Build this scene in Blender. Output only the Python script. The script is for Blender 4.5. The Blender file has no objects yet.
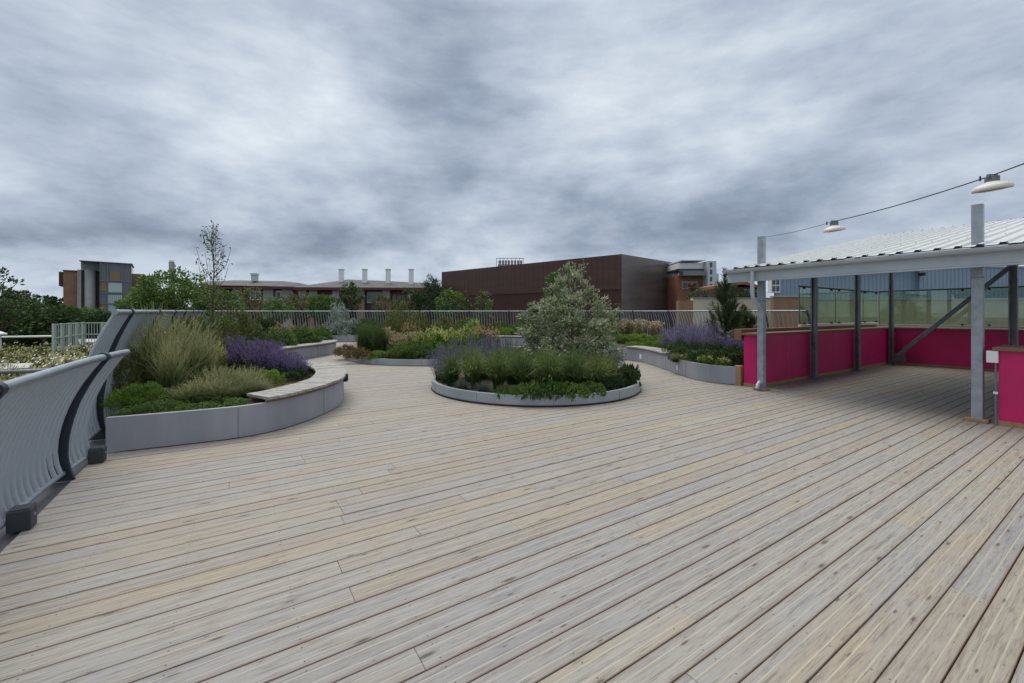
import bpy, math, random
import numpy as np
from mathutils import Vector
random.seed(7); RNG = np.random.default_rng(7)
R = math.radians
sc = bpy.context.scene
COL = sc.collection

# ------------------------------------------------------------------ camera, sky, sun, exposure
EYE, F, HOR = 1.5, 425.0, 314.0
cam_d = bpy.data.cameras.new('camera'); cam = bpy.data.objects.new('camera', cam_d); COL.objects.link(cam)
cam.location = (0, 0, EYE); cam.rotation_euler = (R(90), 0, 0)
cam_d.sensor_width = 36; cam_d.lens = 36*F/1024
cam_d.shift_y = -(341.5-HOR)/1024
cam_d.clip_start = 0.05; cam_d.clip_end = 5000
sc.camera = cam

SUN_EL, SUN_AZ = 58, -35        # azimuth measured from +Y towards +X
w = bpy.data.worlds.new('World'); sc.world = w; w.use_nodes = True
nt = w.node_tree; nt.nodes.clear()
def wn(t, **k):
    n = nt.nodes.new(t)
    for a, b in k.items(): setattr(n, a, b)
    return n
def lk(a, b): nt.links.new(a, b)
def wmath(op, a, b=None, clamp=False):
    n = wn('ShaderNodeMath', operation=op, use_clamp=clamp)
    for i, v in enumerate((a, b)):
        if v is None: continue
        if isinstance(v, (int, float)): n.inputs[i].default_value = v
        else: lk(v, n.inputs[i])
    return n.outputs[0]
tc = wn('ShaderNodeTexCoord'); sep = wn('ShaderNodeSeparateXYZ'); lk(tc.outputs['Generated'], sep.inputs[0])
zc = wmath('MAXIMUM', sep.outputs[2], 0.0)
den = wmath('ADD', zc, 0.42)
cx = wmath('DIVIDE', sep.outputs[0], den); cy = wmath('DIVIDE', sep.outputs[1], den)
comb = wn('ShaderNodeCombineXYZ'); lk(cx, comb.inputs[0]); lk(cy, comb.inputs[1]); lk(wmath('MULTIPLY', zc, 1.3), comb.inputs[2])
SKY_OFF = (3.1, 1.7, 0.4)
CLOUDS = [(455, 95, .45, -.09), (345, 110, .32, .05), (600, 110, .6, .035), (700, 20, .7, .03), (900, 125, .5, -.06), (100, 110, .6, -.05), (40, 20, .4, .05), (230, 50, .4, .02),
          (110, 225, .5, -.06), (320, 236, .35, -.06), (365, 210, .25, .07), (620, 225, .5, -.04), (60, 262, .3, .07), (200, 262, .25, .08), (460, 255, .25, .05), (770, 60, .5, .02), (760, 200, .5, -.04)]
def cloud(scale, detail, rough, dist, off, stretch=(1,1,1)):
    mp = wn('ShaderNodeMapping'); lk(comb.outputs[0], mp.inputs[0])
    mp.inputs['Location'].default_value = off; mp.inputs['Scale'].default_value = stretch
    n = wn('ShaderNodeTexNoise'); lk(mp.outputs[0], n.inputs['Vector'])
    n.inputs['Scale'].default_value = scale; n.inputs['Detail'].default_value = detail
    n.inputs['Roughness'].default_value = rough; n.inputs['Distortion'].default_value = dist
    return n.outputs[0]
c1 = cloud(1.3, 3, .5, .2, SKY_OFF)
c2 = cloud(2.7, 13, .57, .06, (7.3, 2.2, 1), (1, 1, 1.6))
c3 = cloud(6.5, 12, .60, .0, (1.3, 8.2, 2), (1, 1, 2.6))
s1 = wmath('MULTIPLY', c1, .44); s2 = wmath('MULTIPLY', c2, .42); s3 = wmath('MULTIPLY', c3, .14)
cs = wmath('ADD', wmath('ADD', s1, s2), s3)
# a few broad cloud masses and gaps, as places in the cloud layer, with ragged outlines
wv = wn('ShaderNodeTexNoise'); lk(comb.outputs[0], wv.inputs['Vector']); wv.inputs['Scale'].default_value = 2.6; wv.inputs['Detail'].default_value = 5
wsub = wn('ShaderNodeVectorMath', operation='SUBTRACT'); lk(wv.outputs['Color'], wsub.inputs[0]); wsub.inputs[1].default_value = (.5, .5, .5)
wsc = wn('ShaderNodeVectorMath', operation='SCALE'); lk(wsub.outputs[0], wsc.inputs[0]); wsc.inputs['Scale'].default_value = .5
wad = wn('ShaderNodeVectorMath', operation='ADD'); lk(comb.outputs[0], wad.inputs[0]); lk(wsc.outputs[0], wad.inputs[1])
for (px, py, rad, amp) in CLOUDS:
    d = Vector(((px-512)/F, 1, (HOR-py)/F)).normalized(); q = (d.x/(d.z+.42), d.y/(d.z+.42), .0)
    flat = wn('ShaderNodeVectorMath', operation='MULTIPLY'); lk(wad.outputs[0], flat.inputs[0]); flat.inputs[1].default_value = (1, 1, 0)
    ds = wn('ShaderNodeVectorMath', operation='DISTANCE'); lk(flat.outputs[0], ds.inputs[0]); ds.inputs[1].default_value = q
    mr = wn('ShaderNodeMapRange', interpolation_type='SMOOTHSTEP'); lk(ds.outputs['Value'], mr.inputs[0]); mr.inputs[1].default_value = 0; mr.inputs[2].default_value = rad*.72
    mr.inputs[3].default_value = amp; mr.inputs[4].default_value = 0; cs = wmath('ADD', cs, mr.outputs[0])
ramp = wn('ShaderNodeValToRGB'); lk(cs, ramp.inputs[0])
els = ramp.color_ramp.elements
els[0].position = .36; els[0].color = (.225, .275, .365, 1)
els[1].position = .68; els[1].color = (.79, .87, .93, 1)
for p, c in ((.43, (.31, .375, .48, 1)), (.50, (.43, .505, .615, 1)), (.57, (.57, .64, .74, 1))):
    e = els.new(p); e.color = c
# overcast sky: brighter towards the zenith, a paler band near the horizon
zen = wmath('MULTIPLY', wmath('MAXIMUM', wmath('SUBTRACT', sep.outputs[2], .58), 0), 6.0)
gain = wmath('ADD', zen, 1.0)
hz = wmath('MULTIPLY', wmath('MULTIPLY', wmath('SUBTRACT', .15, zc), 9.0, True), wmath('MULTIPLY', wmath('SUBTRACT', c2, .34), 3.6, True))
mixh = wn('ShaderNodeMix', data_type='RGBA'); lk(hz, mixh.inputs[0]); lk(ramp.outputs[0], mixh.inputs[6]); mixh.inputs[7].default_value = (.66, .75, .85, 1)
sky = wn('ShaderNodeTexSky', sky_type='NISHITA', sun_disc=False)
sky.sun_elevation = R(SUN_EL); sky.sun_rotation = R(SUN_AZ); sky.dust_density = 3
skyg = wn('ShaderNodeMix', data_type='RGBA', blend_type='MULTIPLY'); skyg.inputs[0].default_value = 1
lk(sky.outputs[0], skyg.inputs[6]); skyg.inputs[7].default_value = (.9, .9, .9, 1)
vm = wn('ShaderNodeVectorMath', operation='SCALE')
wz = wn('ShaderNodeMix', data_type='RGBA'); lk(wmath('MULTIPLY', zen, .6, True), wz.inputs[0]); lk(mixh.outputs[2], wz.inputs[6]); wz.inputs[7].default_value = (.60, .58, .53, 1)
lk(wz.outputs[2], vm.inputs[0]); lk(wmath('MULTIPLY', gain, 8.9), vm.inputs['Scale'])
mixs = wn('ShaderNodeMix', data_type='RGBA'); mixs.inputs[0].default_value = .97
lk(skyg.outputs[2], mixs.inputs[6]); lk(vm.outputs[0], mixs.inputs[7])
bg = wn('ShaderNodeBackground'); lk(mixs.outputs[2], bg.inputs[0]); bg.inputs[1].default_value = 0.1
out = wn('ShaderNodeOutputWorld'); lk(bg.outputs[0], out.inputs[0])

sun_d = bpy.data.lights.new('sun', 'SUN'); sun = bpy.data.objects.new('sun', sun_d); COL.objects.link(sun)
sun_d.energy = 1.5; sun_d.angle = R(35); sun_d.color = (1, .94, .86)
sd = Vector((math.sin(R(SUN_AZ))*math.cos(R(SUN_EL)), math.cos(R(SUN_AZ))*math.cos(R(SUN_EL)), math.sin(R(SUN_EL))))
sun.rotation_euler = sd.to_track_quat('Z', 'Y').to_euler()
sc.view_settings.view_transform = 'Standard'; sc.view_settings.look = 'None'
sc.view_settings.exposure = 0.18; sc.view_settings.gamma = 1

# ------------------------------------------------------------------ materials
def mat(name, base, rough=.6, metal=0, noise=None, spec=.5, bump=0, vscale=(1,1,1), coord='Object', alpha=None):
    """noise = (scale, other colour, detail, lo, hi)"""
    m = bpy.data.materials.new(name); m.use_nodes = True
    t = m.node_tree; b = t.nodes['Principled BSDF']
    b.inputs['Base Color'].default_value = (*base, 1); b.inputs['Roughness'].default_value = rough
    b.inputs['Metallic'].default_value = metal; b.inputs['Specular IOR Level'].default_value = spec
    if noise or bump:
        c = t.nodes.new('ShaderNodeTexCoord'); mp = t.nodes.new('ShaderNodeMapping'); t.links.new(c.outputs[coord], mp.inputs[0])
        mp.inputs['Scale'].default_value = vscale
        n = t.nodes.new('ShaderNodeTexNoise'); t.links.new(mp.outputs[0], n.inputs['Vector'])
        n.inputs['Scale'].default_value = noise[0] if noise else 20; n.inputs['Detail'].default_value = noise[2] if noise else 4
        n.inputs['Roughness'].default_value = .6
        if noise:
            r = t.nodes.new('ShaderNodeMapRange'); t.links.new(n.outputs[0], r.inputs[0])
            r.inputs[1].default_value = noise[3]; r.inputs[2].default_value = noise[4]
            x = t.nodes.new('ShaderNodeMix'); x.data_type = 'RGBA'; t.links.new(r.outputs[0], x.inputs[0])
            x.inputs[6].default_value = (*base, 1); x.inputs[7].default_value = (*noise[1], 1)
            t.links.new(x.outputs[2], b.inputs['Base Color'])
        if bump:
            bp = t.nodes.new('ShaderNodeBump'); bp.inputs['Strength'].default_value = bump; bp.inputs['Distance'].default_value = .02
            t.links.new(n.outputs[0], bp.inputs['Height']); t.links.new(bp.outputs[0], b.inputs['Normal'])
    return m

def foliage(name, ca, cb, trans=.25, rough=.55):
    m = bpy.data.materials.new(name); m.use_nodes = True; t = m.node_tree
    b = t.nodes['Principled BSDF']; o = t.nodes['Material Output']
    a = t.nodes.new('ShaderNodeAttribute'); a.attribute_name = 'tint'
    oi = t.nodes.new('ShaderNodeObjectInfo')
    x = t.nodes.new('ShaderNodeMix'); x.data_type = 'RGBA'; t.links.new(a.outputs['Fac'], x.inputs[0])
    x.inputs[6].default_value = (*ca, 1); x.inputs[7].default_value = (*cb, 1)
    hs = t.nodes.new('ShaderNodeHueSaturation'); t.links.new(x.outputs[2], hs.inputs['Color'])
    mr = t.nodes.new('ShaderNodeMapRange'); t.links.new(oi.outputs['Random'], mr.inputs[0]); mr.inputs[3].default_value = .8; mr.inputs[4].default_value = 1.2
    t.links.new(mr.outputs[0], hs.inputs['Value'])
    mr2 = t.nodes.new('ShaderNodeMapRange'); t.links.new(oi.outputs['Random'], mr2.inputs[0]); mr2.inputs[3].default_value = .515; mr2.inputs[4].default_value = .488
    t.links.new(mr2.outputs[0], hs.inputs['Hue'])
    t.links.new(hs.outputs[0], b.inputs['Base Color']); b.inputs['Roughness'].default_value = rough; b.inputs['Specular IOR Level'].default_value = .3
    tr = t.nodes.new('ShaderNodeBsdfTranslucent'); t.links.new(hs.outputs[0], tr.inputs[0])
    ms = t.nodes.new('ShaderNodeMixShader'); ms.inputs[0].default_value = trans
    t.links.new(b.outputs[0], ms.inputs[1]); t.links.new(tr.outputs[0], ms.inputs[2]); t.links.new(ms.outputs[0], o.inputs[0])
    return m

M = {}
M['galv'] = mat('galvanised', (.36, .40, .45), .5, .35, (9, (.25, .29, .33), 5, .35, .7), bump=.03)
M['steel_dark'] = mat('galvanised_dull', (.20, .225, .25), .55, .3, (7, (.13, .15, .17), 5, .35, .7))
M['rail'] = mat('rail_tube', (.33, .38, .43), .4, .5, (6, (.25, .29, .34), 4, .3, .7))
M['bar'] = mat('fence_bar', (.34, .385, .44), .5, .15)
M['navy'] = mat('navy_paint', (.012, .018, .032), .45, 0, (8, (.022, .028, .042), 4, .3, .7))
M['pale_clamp'] = mat('pale_collar', (.6, .5, .53), .4)
M['zinc'] = mat('planter_zinc', (.33, .345, .40), .5, .25, (1.6, (.235, .25, .29), 9, .35, .72), vscale=(1, 1, .3), bump=.04)
M['zinc_pale'] = mat('planter_zinc_pale', (.36, .41, .45), .5, .25, (3, (.27, .31, .35), 6, .3, .75), vscale=(1, 1, .35))
M['seam'] = mat('seam', (.14, .15, .17), .6)
M['soil'] = mat('soil', (.035, .026, .018), .95, 0, (14, (.07, .052, .035), 6, .3, .7), bump=.6)
M['benchwood'] = mat('weathered_bench', (.33, .325, .32), .75, 0, (10, (.20, .19, .185), 6, .35, .75), bump=.2)
M['steplight'] = mat('step_light', (.72, .78, .78), .3)
M['pink'] = mat('pink_board', (.60, .008, .14), .5, 0, (1.6, (.45, .008, .10), 7, .35, .7), bump=.04)
M['timber'] = mat('brown_timber', (.24, .13, .075), .7, 0, (5, (.16, .085, .05), 6, .3, .7), vscale=(1, 1, 6), bump=.1)
M['palewood'] = mat('pale_timber', (.36, .24, .12), .7, 0, (6, (.26, .17, .085), 6, .3, .7), vscale=(6, 6, 1), bump=.1)
M['roofwhite'] = mat('roof_sheet', (.50, .53, .55), .6, 0, (2.2, (.42, .45, .47), 8, .4, .75))
M['fascia'] = mat('fascia_paint', (.50, .55, .60), .5, 0, (2, (.42, .47, .52), 5, .3, .7))
M['black'] = mat('black_rubber', (.015, .015, .017), .6)
M['lampwhite'] = mat('lamp_white', (.62, .62, .58), .45, 0, (12, (.58, .56, .5), 4, .4, .7))
M['lampglass'] = mat('lamp_diffuser', (.30, .22, .17), .3)
M['white'] = mat('white_paint', (.72, .74, .76), .5)
M['copper'] = mat('brown_copper', (.095, .044, .035), .38, .3, (0.35, (.065, .032, .026), 6, .3, .7), vscale=(.5, .5, 2.5))
M['copper_sheen'] = mat('brown_copper_sheen', (.16, .135, .125), .32, .4, (0.35, (.11, .09, .085), 6, .3, .7), vscale=(.5, .5, 2.5))  # right face: its sheen is painted in as a paler, greyer copper
M['copper_d'] = mat('brown_copper_plinth', (.068, .022, .017), .5, .2, (0.5, (.05, .017, .014), 5, .3, .7))
M['brick'] = mat('tan_brick', (.27, .165, .095), .85, 0, (1.2, (.20, .12, .07), 8, .3, .7))
M['brickr'] = mat('red_brick', (.27, .115, .065), .85, 0, (1.2, (.19, .085, .05), 8, .3, .7))
M['brickd'] = mat('dark_brick', (.075, .045, .035), .85, 0, (1.2, (.05, .03, .025), 8, .3, .7))
M['concrete'] = mat('concrete', (.34, .35, .36), .85, 0, (.8, (.24, .25, .265), 8, .3, .7))
M['cream'] = mat('cream_render', (.50, .47, .37), .85, 0, (.6, (.42, .39, .30), 8, .35, .7))
M['tanwall'] = mat('tan_render', (.33, .29, .20), .85, 0, (.6, (.26, .23, .155), 8, .35, .7))
M['blue'] = mat('blue_cladding', (.21, .295, .385), .5, 0, (.5, (.19, .27, .36), 5, .3, .7))
M['greyroof'] = mat('grey_roof', (.085, .092, .098), .8, 0, (.6, (.06, .065, .07), 6, .3, .7), vscale=(2, 1, 1))
M['redeave'] = mat('red_eave', (.11, .022, .018), .6)
M['winglass'] = mat('window_glass', (.05, .07, .085), .12, 0)
M['towerglass'] = mat('tower_glass', (.13, .15, .17), .15, 0, (.5, (.085, .10, .11), 3, .3, .7))
M['blind'] = mat('pale_panel', (.40, .50, .52), .4)
M['ochre'] = mat('ochre_panel', (.22, .15, .07), .6)
M['metalpale'] = mat('pale_green_metal', (.40, .48, .46), .5, .2)
M['gravel'] = mat('pale_gravel', (.52, .53, .52), .9, 0, (9, (.33, .33, .32), 8, .3, .7), bump=.8)
M['meadow'] = mat('sedum_ground', (.075, .09, .022), .95, 0, (1.1, (.14, .11, .05), 8, .35, .65), bump=.5)
M['ground'] = mat('city_ground', (.06, .075, .04), .95, 0, (.03, (.10, .10, .09), 6, .4, .6))
M['hillgreen'] = mat('far_green', (.03, .045, .02), .95, 0, (.05, (.05, .065, .03), 6, .4, .6))
M['bark'] = mat('bark', (.10, .075, .055), .9, 0, (14, (.055, .04, .03), 6, .3, .7), vscale=(1, 1, .3))
M['substrate'] = mat('joist_dark', (.045, .026, .018), .9, 0, (5, (.02, .013, .01), 4, .3, .7))
M['membrane'] = mat('dark_upstand', (.045, .05, .06), .6, 0, (4, (.03, .034, .04), 4, .3, .7))
# tinted clear glass
g = bpy.data.materials.new('screen_glass'); g.use_nodes = True; t = g.node_tree; t.nodes.remove(t.nodes['Principled BSDF'])
tr = t.nodes.new('ShaderNodeBsdfTransparent'); tr.inputs[0].default_value = (.80, .87, .78, 1)
gl = t.nodes.new('ShaderNodeBsdfGlossy'); gl.inputs['Roughness'].default_value = .02; gl.inputs[0].default_value = (.8, .95, .9, 1)
fr = t.nodes.new('ShaderNodeFresnel'); fr.inputs[0].default_value = 1.18
ms = t.nodes.new('ShaderNodeMixShader'); ms.inputs[0].default_value = .09; t.links.new(tr.outputs[0], ms.inputs[1]); t.links.new(gl.outputs[0], ms.inputs[2])
t.links.new(ms.outputs[0], t.nodes['Material Output'].inputs[0]); M['glass'] = g

M['f_green'] = foliage('leaf_green', (.045, .095, .02), (.13, .22, .045))
M['f_bright'] = foliage('leaf_bright', (.065, .13, .015), (.19, .30, .04))
M['f_dark'] = foliage('leaf_dark', (.02, .042, .015), (.065, .11, .035))
M['f_olive'] = foliage('leaf_olive', (.06, .075, .022), (.17, .18, .06))
M['f_silver'] = foliage('leaf_silver', (.06, .095, .04), (.38, .43, .28))
M['f_grey'] = foliage('leaf_grey', (.16, .21, .17), (.36, .42, .38))
M['f_straw'] = foliage('blade_straw', (.05, .10, .022), (.40, .40, .20))
M['f_plume'] = foliage('plume_pale', (.32, .27, .17), (.52, .44, .30))
M['f_grass'] = foliage('blade_green', (.04, .08, .02), (.15, .21, .06))
M['f_gdark'] = foliage('blade_dark', (.03, .068, .016), (.19, .25, .08))
M['f_greyblue'] = foliage('blade_bluegrey', (.05, .075, .055), (.13, .17, .13))
M['f_rust'] = foliage('leaf_rust', (.10, .05, .03), (.25, .14, .07))
M['f_purple'] = foliage('petal_purple', (.15, .12, .26), (.35, .30, .52))
M['f_deep'] = foliage('petal_deep_violet', (.10, .065, .19), (.25, .18, .40))
M['f_mauve'] = foliage('petal_mauve', (.11, .09, .20), (.26, .23, .40))
M['f_yellow'] = foliage('petal_yellow', (.30, .32, .07), (.50, .50, .20))
M['f_orange'] = foliage('petal_orange', (.27, .17, .08), (.44, .31, .17))
M['f_magenta'] = foliage('petal_magenta', (.35, .02, .15), (.55, .06, .26))
M['f_white'] = foliage('petal_white', (.62, .62, .56), (.8, .8, .74))
M['f_red'] = foliage('leaf_purple_tree', (.03, .008, .015), (.065, .02, .03))

# deck boards
def deck_material():
    m = bpy.data.materials.new('deck_boards'); m.use_nodes = True; t = m.node_tree; b = t.nodes['Principled BSDF']
    N = t.nodes.new; L = t.links.new
    def ma(op, a, b_=None, c=None, clamp=False):
        n = N('ShaderNodeMath'); n.operation = op; n.use_clamp = clamp
        for i, v in enumerate((a, b_, c)):
            if v is None: continue
            if isinstance(v, (int, float)): n.inputs[i].default_value = v
            else: L(v, n.inputs[i])
        return n.outputs[0]
    def mixc(f, a, c):
        n = N('ShaderNodeMix'); n.data_type = 'RGBA'
        if isinstance(f, (int, float)): n.inputs[0].default_value = f
        else: L(f, n.inputs[0])
        for i, v in ((6, a), (7, c)):
            if isinstance(v, tuple): n.inputs[i].default_value = (*v, 1)
            else: L(v, n.inputs[i])
        return n.outputs[2]
    uv = N('ShaderNodeUVMap'); uv.uv_map = 'board'; su = N('ShaderNodeSeparateXYZ'); L(uv.outputs[0], su.inputs[0])
    U, V = su.outputs[0], su.outputs[1]                    # metres along, 0..1 across
    at = N('ShaderNodeAttribute'); at.attribute_name = 'rnd'; sr = N('ShaderNodeSeparateXYZ'); L(at.outputs['Vector'], sr.inputs[0])
    r1, r2, r3 = sr.outputs
    def coords(su_, sv_):
        c = N('ShaderNodeCombineXYZ'); L(ma('MULTIPLY_ADD', U, su_, ma('MULTIPLY', r1, 57)), c.inputs[0])
        L(ma('MULTIPLY_ADD', V, sv_, ma('MULTIPLY', r2, 31)), c.inputs[1]); L(ma('MULTIPLY', r3, 11), c.inputs[2]); return c.outputs[0]
    def noise(vec, sc_, det, ro, dist=0):
        n = N('ShaderNodeTexNoise'); L(vec, n.inputs['Vector']); n.inputs['Scale'].default_value = sc_; n.inputs['Detail'].default_value = det
        n.inputs['Roughness'].default_value = ro; n.inputs['Distortion'].default_value = dist; return n.outputs[0]
    grain = noise(coords(1.9, 5.0), 2.6, 8, .66, .9)
    fine = noise(coords(5.0, 22), 2.5, 5, .65, .4)
    blotch = noise(coords(1.0, .7), 1.6, 4, .55, .4)
    wc = N('ShaderNodeTexCoord'); wide = noise(wc.outputs['Object'], .22, 4, .6)
    # board tone: grey / blue grey / tan
    g1 = mixc(ma('MULTIPLY_ADD', r1, 1.0, -.0), (.305, .296, .275), (.255, .262, .28))
    tanf = ma('MULTIPLY', ma('SUBTRACT', r2, .50), 1.15, None, True)
    c = mixc(tanf, g1, (.295, .242, .17))
    c = mixc(ma('MULTIPLY', ma('SUBTRACT', blotch, .42), 2.4, None, True), c, mixc(r3, (.33, .27, .18), (.20, .21, .24)))
    gd = ma('MULTIPLY', ma('SUBTRACT', grain, .49), 5.5, None, True)
    ringn = noise(coords(.55, 1.3), 1.7, 2, .5, .3)
    ring = ma('POWER', ma('MULTIPLY_ADD', ma('SINE', ma('MULTIPLY', ma('ADD', ma('MULTIPLY', V, 1.0), ma('MULTIPLY', ringn, 1.9)), 42.0)), .5, .5), 3)
    c = mixc(ma('MULTIPLY', ring, ma('MULTIPLY', ma('SUBTRACT', grain, .28), 1.3, None, True)), c, mixc(.55, c, (.13, .105, .085)))
    c = mixc(ma('MULTIPLY', gd, .74), c, (.115, .105, .10))
    fd = ma('MULTIPLY', ma('SUBTRACT', fine, .5), 3.0, None, True)
    c = mixc(ma('MULTIPLY', fd, .55), c, (.15, .125, .10))
    c = mixc(ma('MULTIPLY', ma('SUBTRACT', wide, .45), 1.6, None, True), c, mixc(.3, c, (.36, .32, .25)))
    # knots
    vo = N('ShaderNodeTexVoronoi'); vo.voronoi_dimensions = '2D'; L(coords(2.6, 1.5), vo.inputs['Vector']); vo.inputs['Scale'].default_value = 1.0; vo.inputs['Randomness'].default_value = 1
    kd = vo.outputs['Distance']
    sc_ = N('ShaderNodeSeparateXYZ'); L(vo.outputs['Color'], sc_.inputs[0])
    kdw = ma('ADD', kd, ma('MULTIPLY', ma('SUBTRACT', grain, .5), .16)); ksz = ma('MULTIPLY_ADD', ma('MULTIPLY', sc_.outputs[1], sc_.outputs[1]), .13, .025)
    kf = ma('MULTIPLY', ma('SUBTRACT', 1.0, ma('DIVIDE', kdw, ksz), None, True), 1.6, None, True)
    kh = ma('MULTIPLY', ma('SUBTRACT', 1.0, ma('DIVIDE', kd, ma('MULTIPLY', ksz, 2.6)), None, True), ma('MULTIPLY_ADD', ma('SINE', ma('MULTIPLY', ma('ADD', kd, ma('MULTIPLY', grain, .12)), 130)), .5, .5))
    keep = ma('GREATER_THAN', sc_.outputs[0], .5)
    c = mixc(ma('MULTIPLY', ma('MULTIPLY', kh, keep), .75), c, (.17, .15, .14))
    c = mixc(ma('MULTIPLY', ma('MULTIPLY', kf, keep), .95), c, (.085, .07, .065))
    # pale grip strips on the boards
    s1 = ma('LESS_THAN', ma('ABSOLUTE', ma('SUBTRACT', V, .27)), .022)
    s2 = ma('LESS_THAN', ma('ABSOLUTE', ma('SUBTRACT', V, .73)), .022)
    s = ma('MAXIMUM', s1, s2)
    c = mixc(ma('MULTIPLY', s, ma('MULTIPLY_ADD', blotch, .9, .0)), c, (.43, .405, .32))
    # reddish stained board edges
    e = ma('MULTIPLY', ma('SUBTRACT', ma('ABSOLUTE', ma('SUBTRACT', V, .5)), .41), 10, None, True)
    c = mixc(ma('MULTIPLY', e, ma('MULTIPLY_ADD', r3, .7, .1)), c, (.20, .125, .085))
    # screws
    um = ma('SUBTRACT', ma('FRACT', ma('MULTIPLY_ADD', U, 2.0, 0)), .5); ux = ma('DIVIDE', um, 2.0)
    vx = ma('MULTIPLY', ma('SUBTRACT', ma('ABSOLUTE', ma('SUBTRACT', V, .5)), .32), .141)
    d = ma('SQRT', ma('ADD', ma('MULTIPLY', ux, ux), ma('MULTIPLY', vx, vx)))
    c = mixc(ma('MULTIPLY', ma('LESS_THAN', d, .0042), .8), c, (.06, .05, .045))
    L(c, b.inputs['Base Color']); b.inputs['Roughness'].default_value = .72; b.inputs['Specular IOR Level'].default_value = .35
    bp = N('ShaderNodeBump'); bp.inputs['Strength'].default_value = .35; bp.inputs['Distance'].default_value = .004
    L(ma('ADD', grain, ma('MULTIPLY', fine, .5)), bp.inputs['Height']); L(bp.outputs[0], b.inputs['Normal'])
    return m
M['deck'] = deck_material()

# ------------------------------------------------------------------ helpers
def tag(o, label=None, cat=None, group=None, kind=None):
    if label: o['label'] = label
    if cat: o['category'] = cat
    if group: o['group'] = group
    if kind: o['kind'] = kind
    return o
def empty(name, loc=(0,0,0), rz=0):
    o = bpy.data.objects.new(name, None); COL.objects.link(o); o.location = loc; o.rotation_euler = (0, 0, rz); o.empty_display_size = .2
    return o
def kids(o): return [c for c in bpy.data.objects if c.parent == o]
def copy_tree(o, parent=None, ch=None):
    c = o.copy(); COL.objects.link(c)
    if parent: c.parent = parent
    for k in kids(o): copy_tree(k, c)
    return c

class MB:
    def __init__(s): s.v = []; s.f = []; s.m = []; s.sm = []
    def add(s, vs, fs, mi=0, smooth=False):
        o = len(s.v); s.v += [tuple(p) for p in vs]; s.f += [[i+o for i in f] for f in fs]; s.m += [mi]*len(fs); s.sm += [smooth]*len(fs); return s
    def box(s, c, d, rz=0, mi=0, tilt=None):
        cx, cy, cz = c; a, b, h = d[0]/2, d[1]/2, d[2]/2; vs = []
        for z in (-h, h):
            for x, y in ((-a,-b),(a,-b),(a,b),(-a,b)):
                X = x*math.cos(rz)-y*math.sin(rz); Y = x*math.sin(rz)+y*math.cos(rz); vs.append((cx+X, cy+Y, cz+z))
        return s.add(vs, [(3,2,1,0),(4,5,6,7),(0,1,5,4),(1,2,6,5),(2,3,7,6),(3,0,4,7)], mi)
    def bx(s, x0, x1, y0, y1, z0, z1, mi=0): return s.box(((x0+x1)/2, (y0+y1)/2, (z0+z1)/2), (x1-x0, y1-y0, z1-z0), 0, mi)
    def beam(s, p, q, wd, ht, mi=0):
        p, q = Vector(p), Vector(q); d = (q-p).normalized(); up = Vector((0,0,1)) if abs(d.z) < .95 else Vector((1,0,0))
        a = d.cross(up).normalized()*wd/2; b = a.cross(d).normalized()*ht/2
        vs = [p-a-b, p+a-b, p+a+b, p-a+b, q-a-b, q+a-b, q+a+b, q-a+b]
        return s.add(vs, [(3,2,1,0),(4,5,6,7),(0,1,5,4),(1,2,6,5),(2,3,7,6),(3,0,4,7)], mi)
    def tube(s, pts, r, n=8, mi=0, caps=True):
        pts = [Vector(p) for p in pts]; k = len(pts); rs = r if isinstance(r, (list, tuple)) else [r]*k
        vs = []; fs = []; prev = None
        for i, p in enumerate(pts):
            d = (pts[min(i+1,k-1)]-pts[max(i-1,0)]).normalized()
            if prev is None: a = d.cross(Vector((0,0,1)) if abs(d.z) < .9 else Vector((1,0,0))).normalized()
            else: a = (prev - d*prev.dot(d)).normalized()
            prev = a; b = d.cross(a)
            for j in range(n):
                t_ = 2*math.pi*j/n; vs.append(p+(a*math.cos(t_)+b*math.sin(t_))*rs[i])
        for i in range(k-1):
            for j in range(n): fs.append((i*n+j, i*n+(j+1)%n, (i+1)*n+(j+1)%n, (i+1)*n+j))
        s.add(vs, fs, mi, True)
        if caps: s.add(vs[:n], [tuple(range(n-1,-1,-1))], mi); s.add(vs[-n:], [tuple(range(n))], mi)
        return s
    def lathe(s, c, prof, n=24, mi=0, tilt=None):
        vs = []; fs = []; c = Vector(c)
        for r, z in prof:
            for j in range(n):
                p = Vector((r*math.cos(2*math.pi*j/n), r*math.sin(2*math.pi*j/n), z))
                if tilt: p.rotate(tilt)
                vs.append(c+p)
        for i in range(len(prof)-1):
            for j in range(n): fs.append((i*n+j, i*n+(j+1)%n, (i+1)*n+(j+1)%n, (i+1)*n+j))
        return s.add(vs, fs, mi, True)
    def prism(s, poly, z0, z1, mi=0):
        n = len(poly); vs = [(x, y, z0) for x, y in poly]+[(x, y, z1) for x, y in poly]
        fs = [tuple(range(n-1,-1,-1)), tuple(range(n, 2*n))]+[(i, (i+1)%n, n+(i+1)%n, n+i) for i in range(n)]
        return s.add(vs, fs, mi)
    def build(s, name, mats, parent=None, bevel=0, kind=None):
        me = bpy.data.meshes.new(name); me.from_pydata(s.v, [], s.f)
        if not isinstance(mats, (list, tuple)): mats = [mats]
        for m in mats: me.materials.append(M[m] if isinstance(m, str) else m)
        me.polygons.foreach_set('material_index', s.m); me.polygons.foreach_set('use_smooth', s.sm); me.update()
        o = bpy.data.objects.new(name, me); COL.objects.link(o)
        if parent: o.parent = parent
        if bevel:
            b = o.modifiers.new('b', 'BEVEL'); b.width = bevel; b.segments = 2; b.limit_method = 'ANGLE'
        if kind: o['kind'] = kind
        return o

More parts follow.
